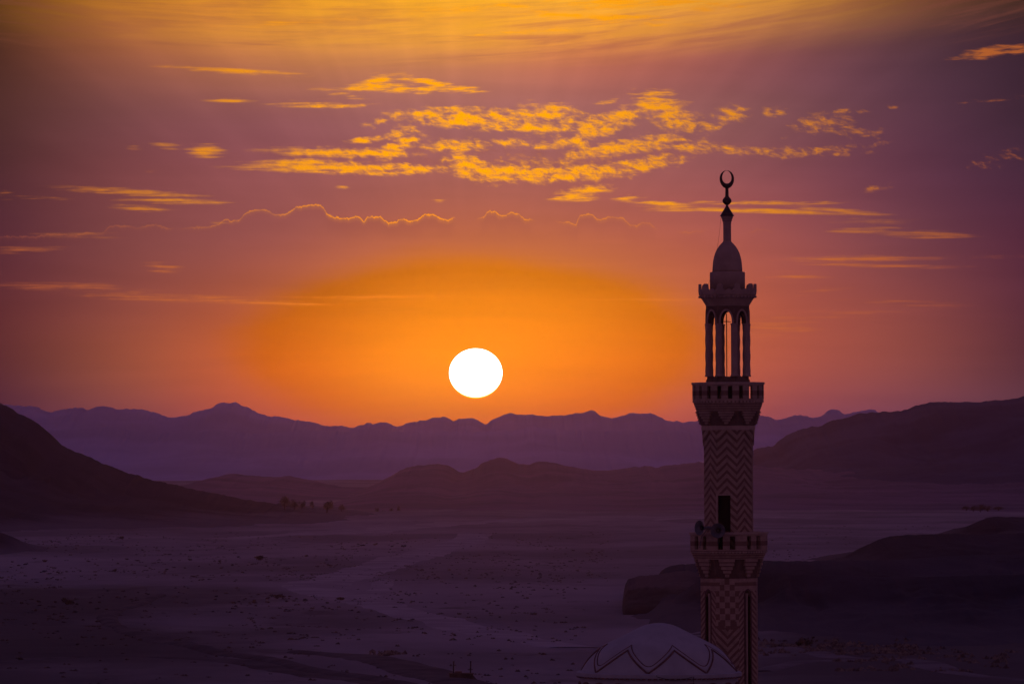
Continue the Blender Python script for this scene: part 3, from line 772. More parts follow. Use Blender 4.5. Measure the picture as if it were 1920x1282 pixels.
def zigzag(per, amp, sign):
    def fn(nt, x, y, z, phi):
        u = (phi / (math.pi / 4) + 0.5).fract() - 0.5
        tri = u.abs() * 2.0
        zz = (z / 0.05).floor() * 0.05 if False else z
        return ((zz + tri * (amp * sign)) / per).fract().gt(0.56)
    return fn
def lower_pattern(nt, x, y, z, phi):
    # octagon face index and position across the face
    k = (phi / (math.pi / 4) + 0.5)
    u = k.fract() - 0.5
    odd = (k.floor() * 0.5).fract().gt(0.25)
    xf = u * (2 * 0.575 * 0.94)              # metres across
    zt = zy(1175.0)
    vee = ((z - xf.abs() * 1.0) / 0.357).fract().gt(0.55)
    row = (z / 0.266).floor()
    par = ((row * 0.5).fract() * 2.0)
    chk = ((xf / 0.50) + par * 0.5 + 0.25 + (row * 0.13)._op('SINE') * 0.08).fract().gt(0.52)
    top = z.gt(zt)
    band = z.gt(zy(1178.0)) * z.lt(zy(1163.0)) * (xf.abs().gt(0.14)) * xf.abs().lt(0.44)
    # half chevrons beside the niches
    side = ((z + xf.abs() * 1.0) / 0.266).fract().gt(0.5)
    front = vee + (chk - vee) * top
    front = front.max(band)
    belt = z.gt(zy(1097.0)) * z.lt(zy(1090.0))
    topb = z.gt(zy(1106.0))
    oddp = side + (belt - side) * topb
    frontp = front + (belt * xf.abs().gt(0.36) - front) * (topb * xf.abs().gt(0.36))
    return frontp + (oddp - frontp) * odd
def bands(z0, z1, dark_lo, dark_hi):
    def fn(nt, x, y, z, phi):
        t = (z - z0) / (z1 - z0)
        return t.gt(dark_lo) * t.lt(dark_hi)
    return fn
M_zig = brick_mat('zigzag brick', zigzag(0.357, 0.44, 1.0))
M_low = brick_mat('mosaic brick', lower_pattern)
M_par1 = brick_mat('banded parapet lower', bands(zy(1030), zy(1003), 0.30, 0.62))
M_cor = brick_mat('cornice with step shade', lambda nt, x, y, z, phi: (z / 0.105).fract().gt(0.52) * 0.9)  # dark stripes paint the shade of the steps into the colour
M_par2 = brick_mat('banded parapet upper', bands(zy(750), zy(722), 0.30, 0.62))

def facefr(k, ap, off=0.0):
    ph = PHI0 + k * math.pi / 4
    n = Vector((math.sin(ph), -math.cos(ph), 0)); t = Vector((math.cos(ph), math.sin(ph), 0))
    return lambda u, z, dep=0.0: n * (ap - dep) + t * u + Vector((0, 0, z))
def arch_pts(cx, hw, zs, rise, n=10):
    """from right spring over the top to the left spring"""
    return [(cx + hw * math.cos(math.pi * i / n), zs + rise * math.sin(math.pi * i / n)) for i in range(n + 1)]
def panel(mb, fr, hwid, z0, z1, hole=None, depth=0.2, back=True):
    if hole is None:
        mb.face([fr(-hwid, z0), fr(hwid, z0), fr(hwid, z1), fr(-hwid, z1)]); return
    cx, hw, zb, zs, rise = hole
    P = lambda u, z, d=0.0: fr(u, z, d)
    mb.face([P(-hwid, z0), P(cx - hw, z0), P(cx - hw, z1), P(-hwid, z1)])
    mb.face([P(cx + hw, z0), P(hwid, z0), P(hwid, z1), P(cx + hw, z1)])
    if zb > z0: mb.face([P(cx - hw, z0), P(cx + hw, z0), P(cx + hw, zb), P(cx - hw, zb)])
    ar = arch_pts(cx, hw, zs, rise) if rise > 0 else [(cx + hw, zs), (cx - hw, zs)]
    for a, b in zip(ar[:-1], ar[1:]):
        mb.face([P(a[0], a[1]), P(a[0], z1), P(b[0], z1), P(b[0], b[1])])
    outline = [(cx + hw, zb)] + ar + [(cx - hw, zb)]
    for a, b in zip(outline[:-1], outline[1:]):
        mb.face([P(*a), P(*b), P(*b, depth), P(*a, depth)])
    if zb > z0: mb.face([P(cx - hw, zb), P(cx + hw, zb), P(cx + hw, zb, depth), P(cx - hw, zb, depth)])
    if back:
        mb.face([P(cx - hw, zb, depth), P(cx + hw, zb, depth)] + [P(a[0], a[1], depth) for a in ar])

def octloft(name, prof, m, n=8, smooth=False, phase=None, parent=min_root):
    mb = MB()
    ph = PHI0 + HALF if phase is None else phase
    mb.lathe(prof, n, ph)
    return mb.build(name, m, parent, smooth, fix=True)

# plinth and lower shaft
octloft('plinth', [(-0.5, 1.9), (4.0, 1.9), (4.0, 1.75), (4.3, 1.6)], M_stone, 8)
RL = rr(52.0); AL = RL * math.cos(HALF); WL = RL * math.sin(HALF)
mb = MB(); z0, z1 = 4.3, zy(1083)
for k in range(8):
    if k % 2: panel(mb, facefr(k, AL), WL, z0, z1, (0.0, 0.17, 5.2, zy(1116), 0.26), 0.16, back=False)
    else: panel(mb, facefr(k, AL), WL, z0, z1)
mb.build('shaft', M_low, min_root, fix=True)
M_niche = mat('niche paint', (0.10, 0.045, 0.035), (0.07, 0.03, 0.025), 3.0, 4.0, 0.8)
for k in (1, 3, 5, 7):
    mb = MB(); fr = facefr(k, AL)
    mb.face([fr(-0.185, 5.15, 0.155), fr(0.185, 5.15, 0.155), fr(0.185, zy(1103), 0.155), fr(-0.185, zy(1103), 0.155)])
    for q in (-0.166, 0.166): mb.face([fr(q, 5.2, 0.004), fr(q, zy(1117), 0.004), fr(q, zy(1117), 0.155), fr(q, 5.2, 0.155)])
    mb.build('niche', M_niche, min_root)
    mb = MB()
    p = fr(0, 0, 0.09)
    mb.lathe([(5.2, 0.075), (5.35, 0.06), (zy(1118), 0.06), (zy(1114), 0.085), (zy(1111), 0.085)], 12, 0, (p.x, p.y))
    mb.build('niche_column', M_stone, min_root, smooth=False)
    mb = MB()
    pts = [(0.20, 5.2)] + arch_pts(0, 0.20, zy(1116), 0.30, 12) + [(-0.20, 5.2)]
    mb.tube([fr(u, z, -0.01) for u, z in pts], 0.025, 5)
    mb.build('niche_trim', M_trim, min_root)

def balcony(y_rail, y_par, y_floor, y_corn, y_end, hw_rail, hw_par, hw_corn0, hw_corn1, hw_end, nopen, phs, npar, mpar):
    """stepped cornice, corbels, floor, pierced parapet and coping, from the shaft outwards"""
    nn = npar
    def rad(h): return h / K * (OCT if nn == 8 else 1.0)
    ph = PHI0 + HALF if nn == 8 else 0.0
    # flaring bracket zone behind the corbels
    octloft('bracket', [(zy(y_end), rr(hw_end - 1.5)), (zy(y_end - 9), rr(hw_end + 0.5)), (zy(y_corn + 11), rr(hw_corn1 - 5)), (zy(y_corn), rr(hw_corn1 - 2))], M_render)
    # stepped cornice
    prof = []; st = 5
    for i in range(st):
        a = zy(y_corn + (y_par - y_corn) * i / st); b = zy(y_corn + (y_par - y_corn) * (i + 0.62) / st)
        c = zy(y_corn + (y_par - y_corn) * (i + 1.0) / st)
        h = hw_corn1 + (hw_corn0 - hw_corn1) * ((i + 0.6) / st) ** 0.8
        prof += [(a, rad(h)), (b, rad(h)), (b + 0.004, rad(h + 0.6)), (c, rad(h + 0.6))]
    octloft('cornice', prof, M_cor, nn, phase=ph)
    # small dentils under the parapet
    mb = MB(); nd = 56; rd = rad(hw_corn0 - 1.0) * (math.cos(HALF) if nn == 8 else 1.0)
    if nn != 8:
        for i in range(nd):
            a = 2 * math.pi * i / nd; M = Matrix.Rotation(a, 4, 'Z')
            mb.box((-0.05, -rd - 0.05, zy(y_par + 4.5)), (0.05, -rd + 0.1, zy(y_par + 1.2)), M)
    else:
        for k in range(8):
            M = Matrix.Rotation(PHI0 + k * math.pi / 4, 4, 'Z'); wf = rd * math.tan(HALF)
            for i in range(9):
                u = -wf + (i + 0.5) * 2 * wf / 9
                mb.box((u - 0.045, -rd - 0.05, zy(y_par + 4.5)), (u + 0.045, -rd + 0.1, zy(y_par + 1.2)), M)
    mb.build('dentil_course', M_stone, min_root)
    # corbels: inverted stepped triangles on every face
    _h5 = (zy(y_corn) - zy(y_end - 1)) / 5.0; _z5 = zy(y_corn) - 0.005
    M_corb = brick_mat('corbel stone with shade lines', lambda nt, x, y, z, phi: ((z * -1.0 + _z5) / _h5).fract().gt(0.70) * 0.9)  # dark line at the foot of each tier paints its gap shadow
    for k in range(8):
        mb = MB(); M = Matrix.Rotation(PHI0 + k * math.pi / 4, 4, 'Z')
        wds = (0.37, 0.335, 0.255, 0.18, 0.095)
        tiers = len(wds); hh = (zy(y_corn) - zy(y_end - 1)) / tiers
        for i, wd in enumerate(wds):
            za = zy(y_corn) - 0.005 - hh * i; zb_ = za - hh
            apo = (hw_corn1 + 0.5 + (hw_end + 1.5 - hw_corn1) * (i / (tiers - 1))) / K * OCT * math.cos(HALF)
            mb.box((-wd, -apo - 0.03, zb_ + hh * 0.30), (wd, -apo + 0.42, za), M)
            mb.box((-wd + .035, -apo + 0.03, zb_), (wd - .035, -apo + 0.42, zb_ + hh * 0.30), M)
        mb.build('corbel', M_corb, min_root)
    # floor slab
    octloft('floor', [(zy(y_par) , rad(hw_par - 0.5)), (zy(y_par) + 0.03, rad(hw_par - 0.5))], M_stone, nn, phase=ph)
    # pierced parapet
    zb, zt = zy(y_par) + 0.03, zy(y_rail + 4)
    mb = MB(); th = 0.14
    def wall(a0, a1, za, zb_, rad_at):
        ns = max(2, int((a1 - a0) / R(2.5)))
        ro = []
        for i in range(ns + 1):
            a = a0 + (a1 - a0) * i / ns; r0 = rad_at(a)
            ro.append([(r0 * math.sin(a), -r0 * math.cos(a), za), (r0 * math.sin(a), -r0 * math.cos(a), zb_),
                       ((r0 - th) * math.sin(a), -(r0 - th) * math.cos(a), zb_), ((r0 - th) * math.sin(a), -(r0 - th) * math.cos(a), za)])
        mb.grid_rings(ro, True, True, True)
    if nn == 8:
        apo = rad(hw_par) * math.cos(HALF)
        def rad_at(a):
            b = (a - PHI0 + HALF) % (math.pi / 4) - HALF
            return apo / math.cos(b)
    else:
        rad_at = lambda a: rad(hw_par)
    wall(0, 2 * math.pi, zb, zb + 0.03, rad_at)
    wall(0, 2 * math.pi, zt - 0.07, zt, rad_at)
    cuts = sorted(p % (2 * math.pi) for p in phs)
    hwid = R(4.0) if nn == 8 else R(3.5)
    for i, c in enumerate(cuts):
        nx = cuts[(i + 1) % len(cuts)] + (2 * math.pi if i == len(cuts) - 1 else 0)
        wall(c + hwid, nx - hwid, zb + 0.03, zt - 0.07, rad_at)
    mb.build('parapet', mpar, min_root, fix=True)
    octloft('coping', [(zt, rad(hw_par + 0.4)), (zt + 0.002, rad(hw_rail)), (zy(y_rail), rad(hw_rail)), (zy(y_rail) + 0.01, rad(hw_par - 6.0)), (zt, rad(hw_par - 6.0)), (zt, rad(hw_par + 0.4))], M_stone, nn, phase=ph)

oct_open = []
for k in range(8):
    for s in (-1, 1): oct_open.append(PHI0 + k * math.pi / 4 + s * R(9.3))
balcony(997, 1031, 1031, 1047, 1083, 72.5, 70.5, 69.5, 62, 53, 16, oct_open, 8, M_par1)
circ_open = [R(3.4 - 2.2 + 18 * i) for i in range(-5, 6)] + [R(138.2 + 18 * i) for i in range(-1, 6)]
balcony(717, 750, 750, 771, 797, 68.8, 67.0, 66.0, 58.5, 51.5, 20, circ_open, 40, M_par2)

# upper shaft with the doorway onto the lower balcony
RU = rr(44.7); AU = RU * math.cos(HALF); WU = RU * math.sin(HALF)
mb = MB(); z0, z1 = zy(1030), zy(806)
for k in range(8):
    if k == 0: panel(mb, facefr(k, AU), WU, z0, z1, (-0.135, 0.285, z0 + 0.02, zy(928), 0.0), 0.34, back=False)
    else: panel(mb, facefr(k, AU), WU, z0, z1)
mb.build('shaft', M_zig, min_root, fix=True)
mb = MB(); fr = facefr(0, AU)
c0 = fr(-0.135, 0, 0.36)
Mf = Matrix.Translation((c0.x, c0.y, 0)) @ Matrix.Rotation(PHI0, 4, 'Z')
mb.box((-0.31, 0, z0), (0.31, 0.05, zy(927)), Mf)
for q in (-0.13, 0.13):
    mb.box((q - 0.10, -0.015, z0 + 0.9), (q + 0.10, 0.0, zy(931)), Mf)
    mb.box((q - 0.10, -0.015, z0 + 0.1), (q + 0.10, 0.0, z0 + 0.8), Mf)
door = mb.build('door', M_void, min_root)
mb = MB(); mb.box((0.22, -0.05, z0 + 0.95), (0.25, -0.015, z0 + 1.1), Mf); mb.build('handle', M_metal, door)
mb = MB()
for (u0, u1, za, zb) in ((-0.135 - 0.36, -0.135 - 0.285, z0, zy(928)), (-0.135 - 0.36, -0.135 + 0.36, zy(928), zy(925.5))):
    P = [fr(u0, za, 0.1), fr(u1, za, 0.1), fr(u1, zb, 0.1), fr(u0, zb, 0.1)]; Q = [fr(u0, za, -0.012), fr(u1, za, -0.012), fr(u1, zb, -0.012), fr(u0, zb, -0.012)]
    mb.grid_rings([P, Q], True, True, True)
mb.build('door_frame', M_stone, min_root, fix=True)
# collar above the shaft: plain band and a flared ring of brackets with pointed undersides
octloft('collar', [(zy(806), rr(47)), (zy(806) + 0.002, rr(49.2)), (zy(798), rr(49.2)), (zy(797), rr(48.0))], M_stone)
for k in range(8):
    fr = facefr(k, AU); mb = MB(); wf = rr(48.0) * math.sin(HALF)
    n = 14; outer = []
    for i in range(n + 1):
        u = -1 + 2 * i / n
        za = zy(836) + (zy(811) - zy(836)) * max(0.0, 1 - abs(u) ** 1.3) 
        outer.append((u, za))
    ap2 = rr(48.0) * math.cos(HALF); e = ap2 - AU
    for (u0, a0), (u1, a1) in zip(outer[:-1], outer[1:]):
        zt = zy(806)
        P = [fr(u0 * wf, a0, -e * 0.35), fr(u1 * wf, a1, -e * 0.35), fr(u1 * wf, zt, -e), fr(u0 * wf, zt, -e)]
        mb.face(P)
        mb.face([fr(u0 * wf, a0, 0.02), fr(u1 * wf, a1, 0.02), fr(u1 * wf, a1, -e * 0.35), fr(u0 * wf, a0, -e * 0.35)])
    mb.build('bracket', M_zig, min_root, fix=True)

# lantern: stepped base, eight columns, arcade, cornice, merlons
RT = rr(38.5)
octloft('lantern_base', [(zy(750) + 0.05, rr(36.5)), (zy(718), rr(36.5)), (zy(718) + 0.003, rr(40)), (zy(712), rr(40)), (zy(712) + 0.003, rr(38.6)), (zy(706), rr(37.8))], M_render)
cr = RT * 0.955
for k in range(8):
    a = PHI0 + HALF + k * math.pi / 4
    cx, cy = cr * 0.95 * math.sin(a), -cr * 0.95 * math.cos(a)
    mb = MB(); n = 24; rings = []
    smoothcol = (k == 0)
    zb, zt = zy(706), zy(607); N = 60
    for i in range(N + 1):
        z = zb + (zt - zb) * i / N; base = 0.150
        if i < 2: base = 0.18
        elif i < 3: base = 0.16
        if i > N - 2: base = 0.175
        ring = []
        for j in range(n):
            th = 2 * math.pi * j / n
            m_ = 1.0 if smoothcol or i < 3 or i > N - 2 else 1.0 + 0.075 * math.cos(4 * th - z * 9.0)
            ring.append((cx + base * m_ * math.cos(th), cy + base * m_ * math.sin(th), z))
        rings.append(ring)
    mb.grid_rings(rings, True, True, True)
    mb.build('column', M_drum, min_root, smooth=True)
# arcade
mb = MB(); ra = rr(39.5); aa = ra * math.cos(HALF); wa = ra * math.sin(HALF); th = 0.30
zb, zt = zy(607), zy(574)
for k in range(8):
    fr = facefr(k, aa); hw = wa * 0.64; zs = zb + 0.08; rise = zy(583.5) - zs
    panel(mb, fr, wa, zb, zt, (0.0, hw, zb, zs, rise), th, back=False)
    wi = (aa - th) * math.tan(HALF); sc_ = wi / wa
    fri = lambda u, z, d=0.0, fr=fr: fr(u, z, th)
    ar = [(hw, zb)] + arch_pts(0, hw, zs, rise) + [(-hw, zb)]
    mb.face([fr(-wi, zb, th), fr(-min(hw, wi), zb, th), fr(-min(hw, wi), zt, th), fr(-wi, zt, th)])
    mb.face([fr(min(hw, wi), zb, th), fr(wi, zb, th), fr(wi, zt, th), fr(min(hw, wi), zt, th)])
    for a, b in zip(ar[:-1], ar[1:]):
        mb.face([fr(a[0], a[1], th), fr(b[0], b[1], th), fr(b[0], zt, th), fr(a[0], zt, th)])
    for s in (-1, 1):
        mb.face([fr(s * hw, zb), fr(s * wa, zb), fr(s * wi, zb, th), fr(s * min(hw, wi), zb, th)])
mb.build('arcade', M_render, min_root, fix=True)
for k in range(8):
    fr = facefr(k, aa); hw = wa * 0.64; zs = zb + 0.08; rise = zy(583.5) - zs
    mb = MB(); A = [(hw, zb)] + arch_pts(0, hw, zs, rise, 14) + [(-hw, zb)]; B = [(hw + .085, zb)] + arch_pts(0, hw + .085, zs, rise + .085, 14) + [(-hw - .085, zb)]
    rings = [[fr(a[0], a[1], 0.05), fr(a[0], a[1], -0.035), fr(b[0], b[1], -0.035), fr(b[0], b[1], 0.02)] for a, b in zip(A, B)]
    mb.grid_rings(rings, True, True, True)
    mb.build('arch_trim', M_drum, min_root, fix=True)
octloft('ceiling', [(zy(577), rr(37)), (zy(574), rr(37))], M_render)
prof = []; steps = [(574, 41.0), (570.5, 43.0), (567, 45.2), (563.5, 47.4), (560, 50.0), (556.5, 52.3), (552.5, 53.8)]
for i in range(len(steps) - 1):
    y0_, h = steps[i]; y1_ = steps[i + 1][0]
    prof += [(zy(y0_), h / K), (zy(y0_ + (y1_ - y0_) * .55), h / K), (zy(y0_ + (y1_ - y0_) * .55) + .003, (h + .9) / K), (zy(y1_), (h + .9) / K)]
octloft('cornice', prof, M_drum, 40, phase=0.0)
mb = MB()
for i in range(40):
    a = 2 * math.pi * i / 40; M = Matrix.Rotation(a, 4, 'Z'); r_ = 52.6 / K
    mb.box((-0.05, -r_ - 0.05, zy(558.5)), (0.05, -r_ + .1, zy(555)), M)
mb.build('dentil_course', M_drum, min_root)
mb = MB(); ro = []
for i in range(81):
    a = 2 * math.pi * i / 80; ph = (a - R(18)) / R(36); w = abs((ph + 0.5) % 1.0 - 0.5) * 2
    zt_ = zy(546.0) + 0.10 * w ** 3
    r0, r1 = 54.2 / K, 54.2 / K - 0.12
    s_, c_ = math.sin(a), -math.cos(a)
    ro.append([(r0 * s_, r0 * c_, zy(552.5)), (r0 * s_, r0 * c_, zt_), (r1 * s_, r1 * c_, zt_), (r1 * s_, r1 * c_, zy(552.5))])
mb.grid_rings(ro, True); mb.build('parapet', M_drum, min_root, fix=True)
for i in range(10):
    mb = MB(); M = Matrix.Rotation(R(18.0) + i * R(36), 4, 'Z'); r0 = 54.2 / K
    out = [(-.25, zy(547.5)), (.25, zy(547.5)), (.20, zy(544)), (.135, zy(541.5)), (.13, zy(538)), (.115, zy(535.5)), (.07, zy(533.2)), (0, zy(532.4)), (-.07, zy(533.2)), (-.115, zy(535.5)), (-.13, zy(538)), (-.135, zy(541.5)), (-.20, zy(544))]
    P = [M @ Vector((u, -r0 - 0.006, z)) for u, z in out]; Q = [M @ Vector((u, -r0 + 0.13, z)) for u, z in out]
    mb.grid_rings([P, Q], True, True, True); mb.build('merlon', M_drum, min_root, fix=True)
octloft('roof', [(zy(553), 53.0 / K), (zy(551.5), 53.0 / K)], M_drum, 40, phase=0.0)
# drum, bulb, neck and finial
octloft('drum', [(zy(552), 33.0 / K), (zy(512.0), 33.0 / K), (zy(510.2), 32.2 / K), (zy(510.0), 29.0 / K)], M_drum, 48, True, phase=0.0)
bulb = [(510.2, 28.2), (505, 28.1), (498, 27.6), (490, 26.8), (482, 25.2), (474, 22.6), (467, 19.2), (461, 15.2), (457, 11.6), (454.3, 8.8), (453.2, 7.8)]
octloft('bulb', [(zy(y), h / K) for y, h in bulb], M_drum, 48, True, phase=0.0)
octloft('neck', [(zy(453.5), 8.1 / K), (zy(451), 7.4 / K), (zy(420), 7.4 / K), (zy(418), 8.0 / K), (zy(416.5), 7.6 / K), (zy(414.5), 8.8 / K), (zy(413), 9.6 / K), (zy(412), 9.0 / K), (zy(410), 10.4 / K), (zy(407), 11.0 / K), (zy(405.4), 11.4 / K)], M_drum, 32, False, phase=0.0)
octloft('spire', [(zy(405.4), 13.6 / K), (zy(404.6), 13.2 / K), (zy(401), 11.0 / K), (zy(396), 8.0 / K), (zy(391), 4.9 / K), (zy(387), 2.6 / K), (zy(383.5), 1.8 / K)], M_copper, 24, False, phase=0.0)
fin = octloft('finial', [(zy(384.5), 2.6 / K), (zy(383), 4.6 / K), (zy(381), 6.8 / K), (zy(378.5), 8.4 / K), (zy(376.8), 8.7 / K), (zy(374.5), 8.2 / K), (zy(371.5), 6.2 / K), (zy(369.5), 4.2 / K), (zy(368), 3.4 / K), (zy(355), 3.0 / K), (zy(352.5), 3.4 / K)], M_copper, 20, True, phase=0.0)
mb = MB(); n = 56; rings = []
Mc = Matrix.Rotation(R(38), 4, 'Z'); czo = zy(336.6); ro_, ri_ = 17.0 / K, 12.0 / K; dz = 4.4 / K
for i in range(n):
    a = 2 * math.pi * i / n
    o_ = Vector((ro_ * math.cos(a), 0, czo + ro_ * math.sin(a))); i_ = Vector((ri_ * math.cos(a), 0, czo + dz + ri_ * math.sin(a)))
    wd = (o_ - i_).length; mid = (o_ + i_) / 2; t_ = min(0.05, 0.02 + wd * 0.3)
    q1 = o_.lerp(i_, .2); q2 = o_.lerp(i_, .8); yv = Vector((0, t_, 0))
    rings.append([Mc @ p for p in (o_, q1 + yv, q2 + yv, i_, q2 - yv, q1 - yv)])
rings.append(rings[0])
mb.grid_rings(rings, True); mb.build('crescent', M_copper, min_root, smooth=True, fix=True)
mb = MB(); pts = []
pa, pb = Vector((-0.27, -0.05, zy(404))), Vector((-0.98, -0.35, zy(547)))
for i in range(13):
    t = i / 12; p = pa.lerp(pb, t); p.z -= 0.12 * math.sin(math.pi * t); p.x += 0.10 * math.sin(math.pi * t); pts.append(p)
mb.tube(pts, 0.005, 5); mb.build('cable', M_metal, min_root)
mb = MB(); x_ = -2.0 / K
mb.tube([(x_, 0.1, zy(712)), (x_, 0.1, zy(588))], 0.022, 8); mb.tube([(x_ - .16, 0.1, zy(603.5)), (x_ + .2, 0.1, zy(603.5))], 0.016, 6); mb.tube([(x_ - .13, 0.1, zy(601)), (x_ + .13, 0.1, zy(601))], 0.01, 6)
mb.build('mast', M_metal, min_root)
g = random.Random(3)

# ------------------------------------------------------------------ horn loudspeakers on the lower balcony
def loudspeaker(px, py, depth_off, direction, rad, label, pole):
    root = empty('loudspeaker', ((px - 960.0) / K, MD + depth_off, CAM_Z + (HOR - py) / K))
    q = Vector(direction).normalized().to_track_quat('Z', 'Y'); Mq = q.to_matrix().to_4x4()
    def put(mb): mb.v = [tuple(Mq @ Vector(v)) for v in mb.v]; return mb
    prof = []; N = 14
    for i in range(N + 1):
        t = i / N; prof.append((-0.42 + 0.42 * t, 0.055 + (rad - 0.055) * t ** 2.4))
    inner = [(z + 0.0 if i < N else z, r_ - 0.012) for i, (z, r_) in enumerate(prof)][::-1]
    mb = MB(); mb.lathe(prof + [(0.012, rad + 0.012), (0.012, rad - 0.012)] + inner, 36, cap0=False, cap1=True)
    horn = put(mb).build('horn', M_horn, root, True, fix=True)
    mb = MB(); mb.lathe([(-0.36, 0.02), (-0.30, 0.06), (-0.14, 0.10), (-0.10, 0.10), (-0.10, 0.085), (-0.2, 0.03)], 24); put(mb).build('reflector', M_metal, root, True, fix=True)
    mb = MB(); mb.lathe([(-0.102, 0.03), (-0.085, 0.032), (-0.08, 0.02)], 16); put(mb).build('cap', M_horn, root, True, fix=True)
    mb = MB(); mb.lathe([(-0.64, 0.05), (-0.63, 0.085), (-0.46, 0.09), (-0.44, 0.075), (-0.41, 0.06)], 20); put(mb).build('driver', M_horn, root, False, fix=True)
    mb = MB(); b = Mq @ Vector((0, 0, -0.40))
    mb.tube([b, (b.x, b.y, b.z - 0.12), tuple(Vector(pole[0]))] + [tuple(p) for p in pole[1:]], 0.02, 6); mb.build('bracket', M_horn, root)
    tag(root, label, 'loudspeaker', 'loudspeakers on the minaret balcony')
loudspeaker(1343, 993, -2.15, (-0.10, -1.0, 0.0), 0.325, 'round horn loudspeaker on the lower balcony facing the camera', [(0.02, 0.52, -0.15), (0.02, 0.52, -0.6)])
loudspeaker(1309, 988, -1.95, (-0.80, -0.62, 0.02), 0.325, 'horn loudspeaker at the left of the lower balcony turned away to the left', [(0.1, 0.35, -0.4), (0.02, 0.30, -0.9)])

# ------------------------------------------------------------------ mosque with its dome in front of the minaret
DD = 253.6; KD = F / DD
def zd(y): return CAM_Z + (HOR - y) / KD - MZ
mosque = empty('mosque', ((1235.5 - 960.0) / KD, DD, MZ))
tag(mosque, 'pale plaster mosque dome with raised zigzag bands in front of the minaret', 'mosque')
DP = [(1258, 147.0), (1250, 141.5), (1242, 136.5), (1234, 131.0), (1226, 124.5), (1218, 117.0), (1211, 107.5), (1205, 97.0), (1198, 83.0), (1192, 70.0), (1186, 58.0), (1180, 46.0), (1175, 36.0), (1171, 26.0), (1168.6, 16.0), (1167.4, 8.0), (1167, 0.4)]
dz_ = np.array([zd(y) for y, h in DP]); dr_ = np.array([h / KD for y, h in DP])
mb = MB()
zz = np.linspace(dz_[0], dz_[-1], 60); zz = dz_[0] + (dz_[-1] - dz_[0]) * np.sin(np.linspace(0, 1, 60) * math.pi / 2)
def drad(z): return float(np.interp(z, dz_, dr_))
rs = np.array([drad(z) for z in zz]); rs[1:-1] = (rs[:-2] + rs[1:-1] * 2 + rs[2:]) / 4
mb.lathe(list(zip(zz, rs)), 96)
mb.build('dome', M_plaster, mosque, True, fix=True)
def dome_pt(phi, z, out=0.0):
    r_ = drad(z) + out; return Vector((r_ * math.sin(phi), -r_ * math.cos(phi), z))
V0 = R(-11 + 1.5)
def zig(zlow, zhigh, n=16, rnd=0.0, out=0.01, half=False):
    pts = []
    for k in range(8):
        for i in range(2 * n):
            t = i / (2 * n); w = 1 - abs(2 * t - 1)             # 0 at valley, 1 at peak
            if rnd: w = w if w > rnd else (rnd * 0.5 + w * w / (2 * rnd))
            pts.append((V0 + k * math.pi / 4 + t * math.pi / 4, zlow + (zhigh - zlow) * w))
    pts.append(pts[0]); return pts
def zig_tube(name, pts, r_, m, out):
    mb = MB(); mb.tube([dome_pt(p, z, out) for p, z in pts], r_, 6, cap=False); return mb.build(name, m, mosque)
zig_tube('zigzag_moulding', zig(zd(1257.0), zd(1215.0)), 0.045, M_trim, 0.01)
zig_tube('zigzag_moulding', zig(zd(1249.0), zd(1206.0), rnd=0.22), 0.028, M_trim, 0.012)
lo_, hi_ = zig(zd(1257.0), zd(1215.0)), zig(zd(1249.0), zd(1206.0), rnd=0.22)
mb = MB(); rings = [[dome_pt(a[0], a[1], -0.02), dome_pt(a[0], a[1], 0.03), dome_pt(b[0], b[1], 0.03), dome_pt(b[0], b[1], -0.02)] for a, b in zip(lo_, hi_)]
mb.grid_rings(rings, True); mb.build('zigzag_band', M_plaster, mosque, True, fix=True)
mb = MB(); mb.lathe([(zd(1272), 3.50), (zd(1268), 3.52), (zd(1267), 3.62), (zd(1265), 3.66), (zd(1259), 3.66), (zd(1257.5), 3.60), (zd(1257), 3.42)], 96); mb.build('cornice', M_plaster, mosque, fix=True)
mb = MB()
for i in range(90):
    M = Matrix.Rotation(2 * math.pi * i / 90, 4, 'Z'); mb.box((-0.075, -3.64, zd(1268.5)), (0.075, -3.45, zd(1265.3)), M)
mb.build('dentil_course', M_trim, mosque)
mb = MB(); mb.lathe([(6.8, 3.5), (zd(1270), 3.5)], 64); mb.build('drum', M_plaster, mosque)
for i in range(20):
    a0 = 2 * math.pi * i / 20 + 0.08; pts = []
    for q in range(15):
        t = math.pi * q / 14; u = 0.46 * math.cos(t) / 3.5
        pts.append((3.52 * math.sin(a0 + u), -3.52 * math.cos(a0 + u), zd(1294) + 0.40 * math.sin(t)))
    pts = [(pts[0][0], pts[0][1], pts[0][2] - 1.0)] + pts + [(pts[-1][0], pts[-1][1], pts[-1][2] - 1.0)]
    mb = MB(); mb.tube(pts, 0.05, 6); mb.build('arch_trim', M_trim, mosque)
mb = MB(); mb.box((-9.0, -4.6, -0.8), (1.55, 4.6, 6.8)); mb.build('prayer_hall', M_plaster, mosque)
mb = MB(); mb.box((-9.2, -4.8, 6.8), (1.75, 4.8, 6.95)); mb.build('roof', M_stone, mosque)
mb = MB(); pts = [(3.66 * math.sin(a), -3.67 * math.cos(a), zd(1262) - 0.14 * math.sin((a + 0.05) / 0.45 * math.pi)) for a in np.linspace(-0.05, 0.40, 20)]
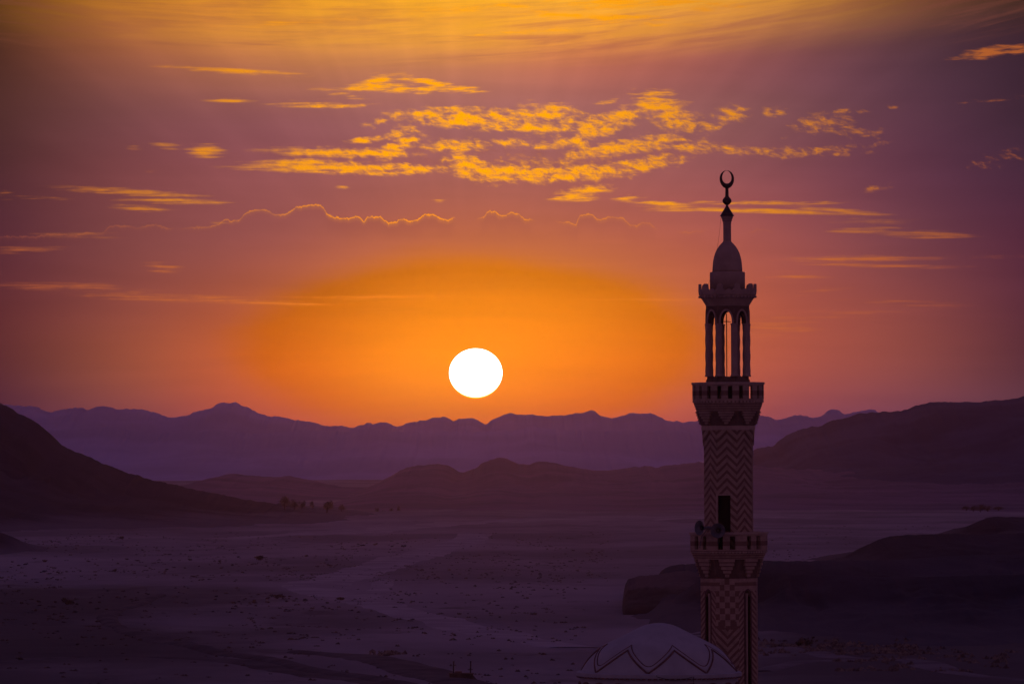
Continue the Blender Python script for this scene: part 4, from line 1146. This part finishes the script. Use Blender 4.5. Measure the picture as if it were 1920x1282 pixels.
pts = [(pts[0][0], pts[0][1], zd(1259))] + pts + [(pts[-1][0], pts[-1][1], zd(1290))]
mb.tube(pts, 0.012, 5); mb.build('cable', M_metal, mosque)

# ------------------------------------------------------------------ small concrete plinth with two posts out on the plain
x_, d_ = on_plain(866, 1274); gz_ = float(ground_z(np.array(x_), np.array(d_)))
kk = F / d_
wp = empty('post_base', (x_, d_, gz_))
tag(wp, 'low concrete block on the plain with two thin upright posts', 'concrete block')
mb = MB(); mb.box((-1.65, -1.0, -0.6), (1.5, 1.0, 0.92)); mb.box((-1.72, -1.07, 0.92), (1.58, 1.07, 1.05)); mb.build('block', M_conc, wp)
mb = MB(); mb.face([(1.45, -1.1, -0.2), (2.4, -1.0, -0.2), (1.5, 0.9, 0.7)]); mb.face([(1.45, -1.1, -0.2), (1.5, 0.9, 0.7), (1.4, -0.6, 0.85)]); mb.face([(2.4, -1.0, -.2), (2.2, .9, -.2), (1.5, .9, .7)]); mb.build('earth_heap', M_berm, wp)
for u in (-1.12, 1.14):
    mb = MB(); mb.tube([(u, 0, 0.9), (u + 0.04, 0, 2.55)], 0.085, 8); mb.lathe([(2.5, 0.12), (2.62, 0.12)], 8, 0, (u + .04, 0)); mb.build('post', M_metal, wp)
mb = MB(); mb.box((-0.9, -0.3, 1.05), (0.0, 0.3, 1.28)); mb.build('valve_box', M_trim, wp)

# ------------------------------------------------------------------ haze over the whole desert
HAZE_D = 0.25e-4
hm = bpy.data.materials.new('evening haze'); hm.use_nodes = True
nt = hm.node_tree; nt.nodes.clear()
out = nt.nodes.new('ShaderNodeOutputMaterial'); pv = nt.nodes.new('ShaderNodeVolumePrincipled')
pv.inputs['Color'].default_value = (0.84, 0.54, 0.72, 1); pv.inputs['Density'].default_value = HAZE_D; pv.inputs['Anisotropy'].default_value = 0.945
nt.links.new(pv.outputs[0], out.inputs['Volume'])
mb = MB(); mb.box((-11800, -11800, -4.0), (11800, 11800, 106.0))
hz = mb.build('haze', hm); hz['kind'] = 'stuff'; hz['label'] = 'thin violet evening haze over the desert'; hz['category'] = 'haze'
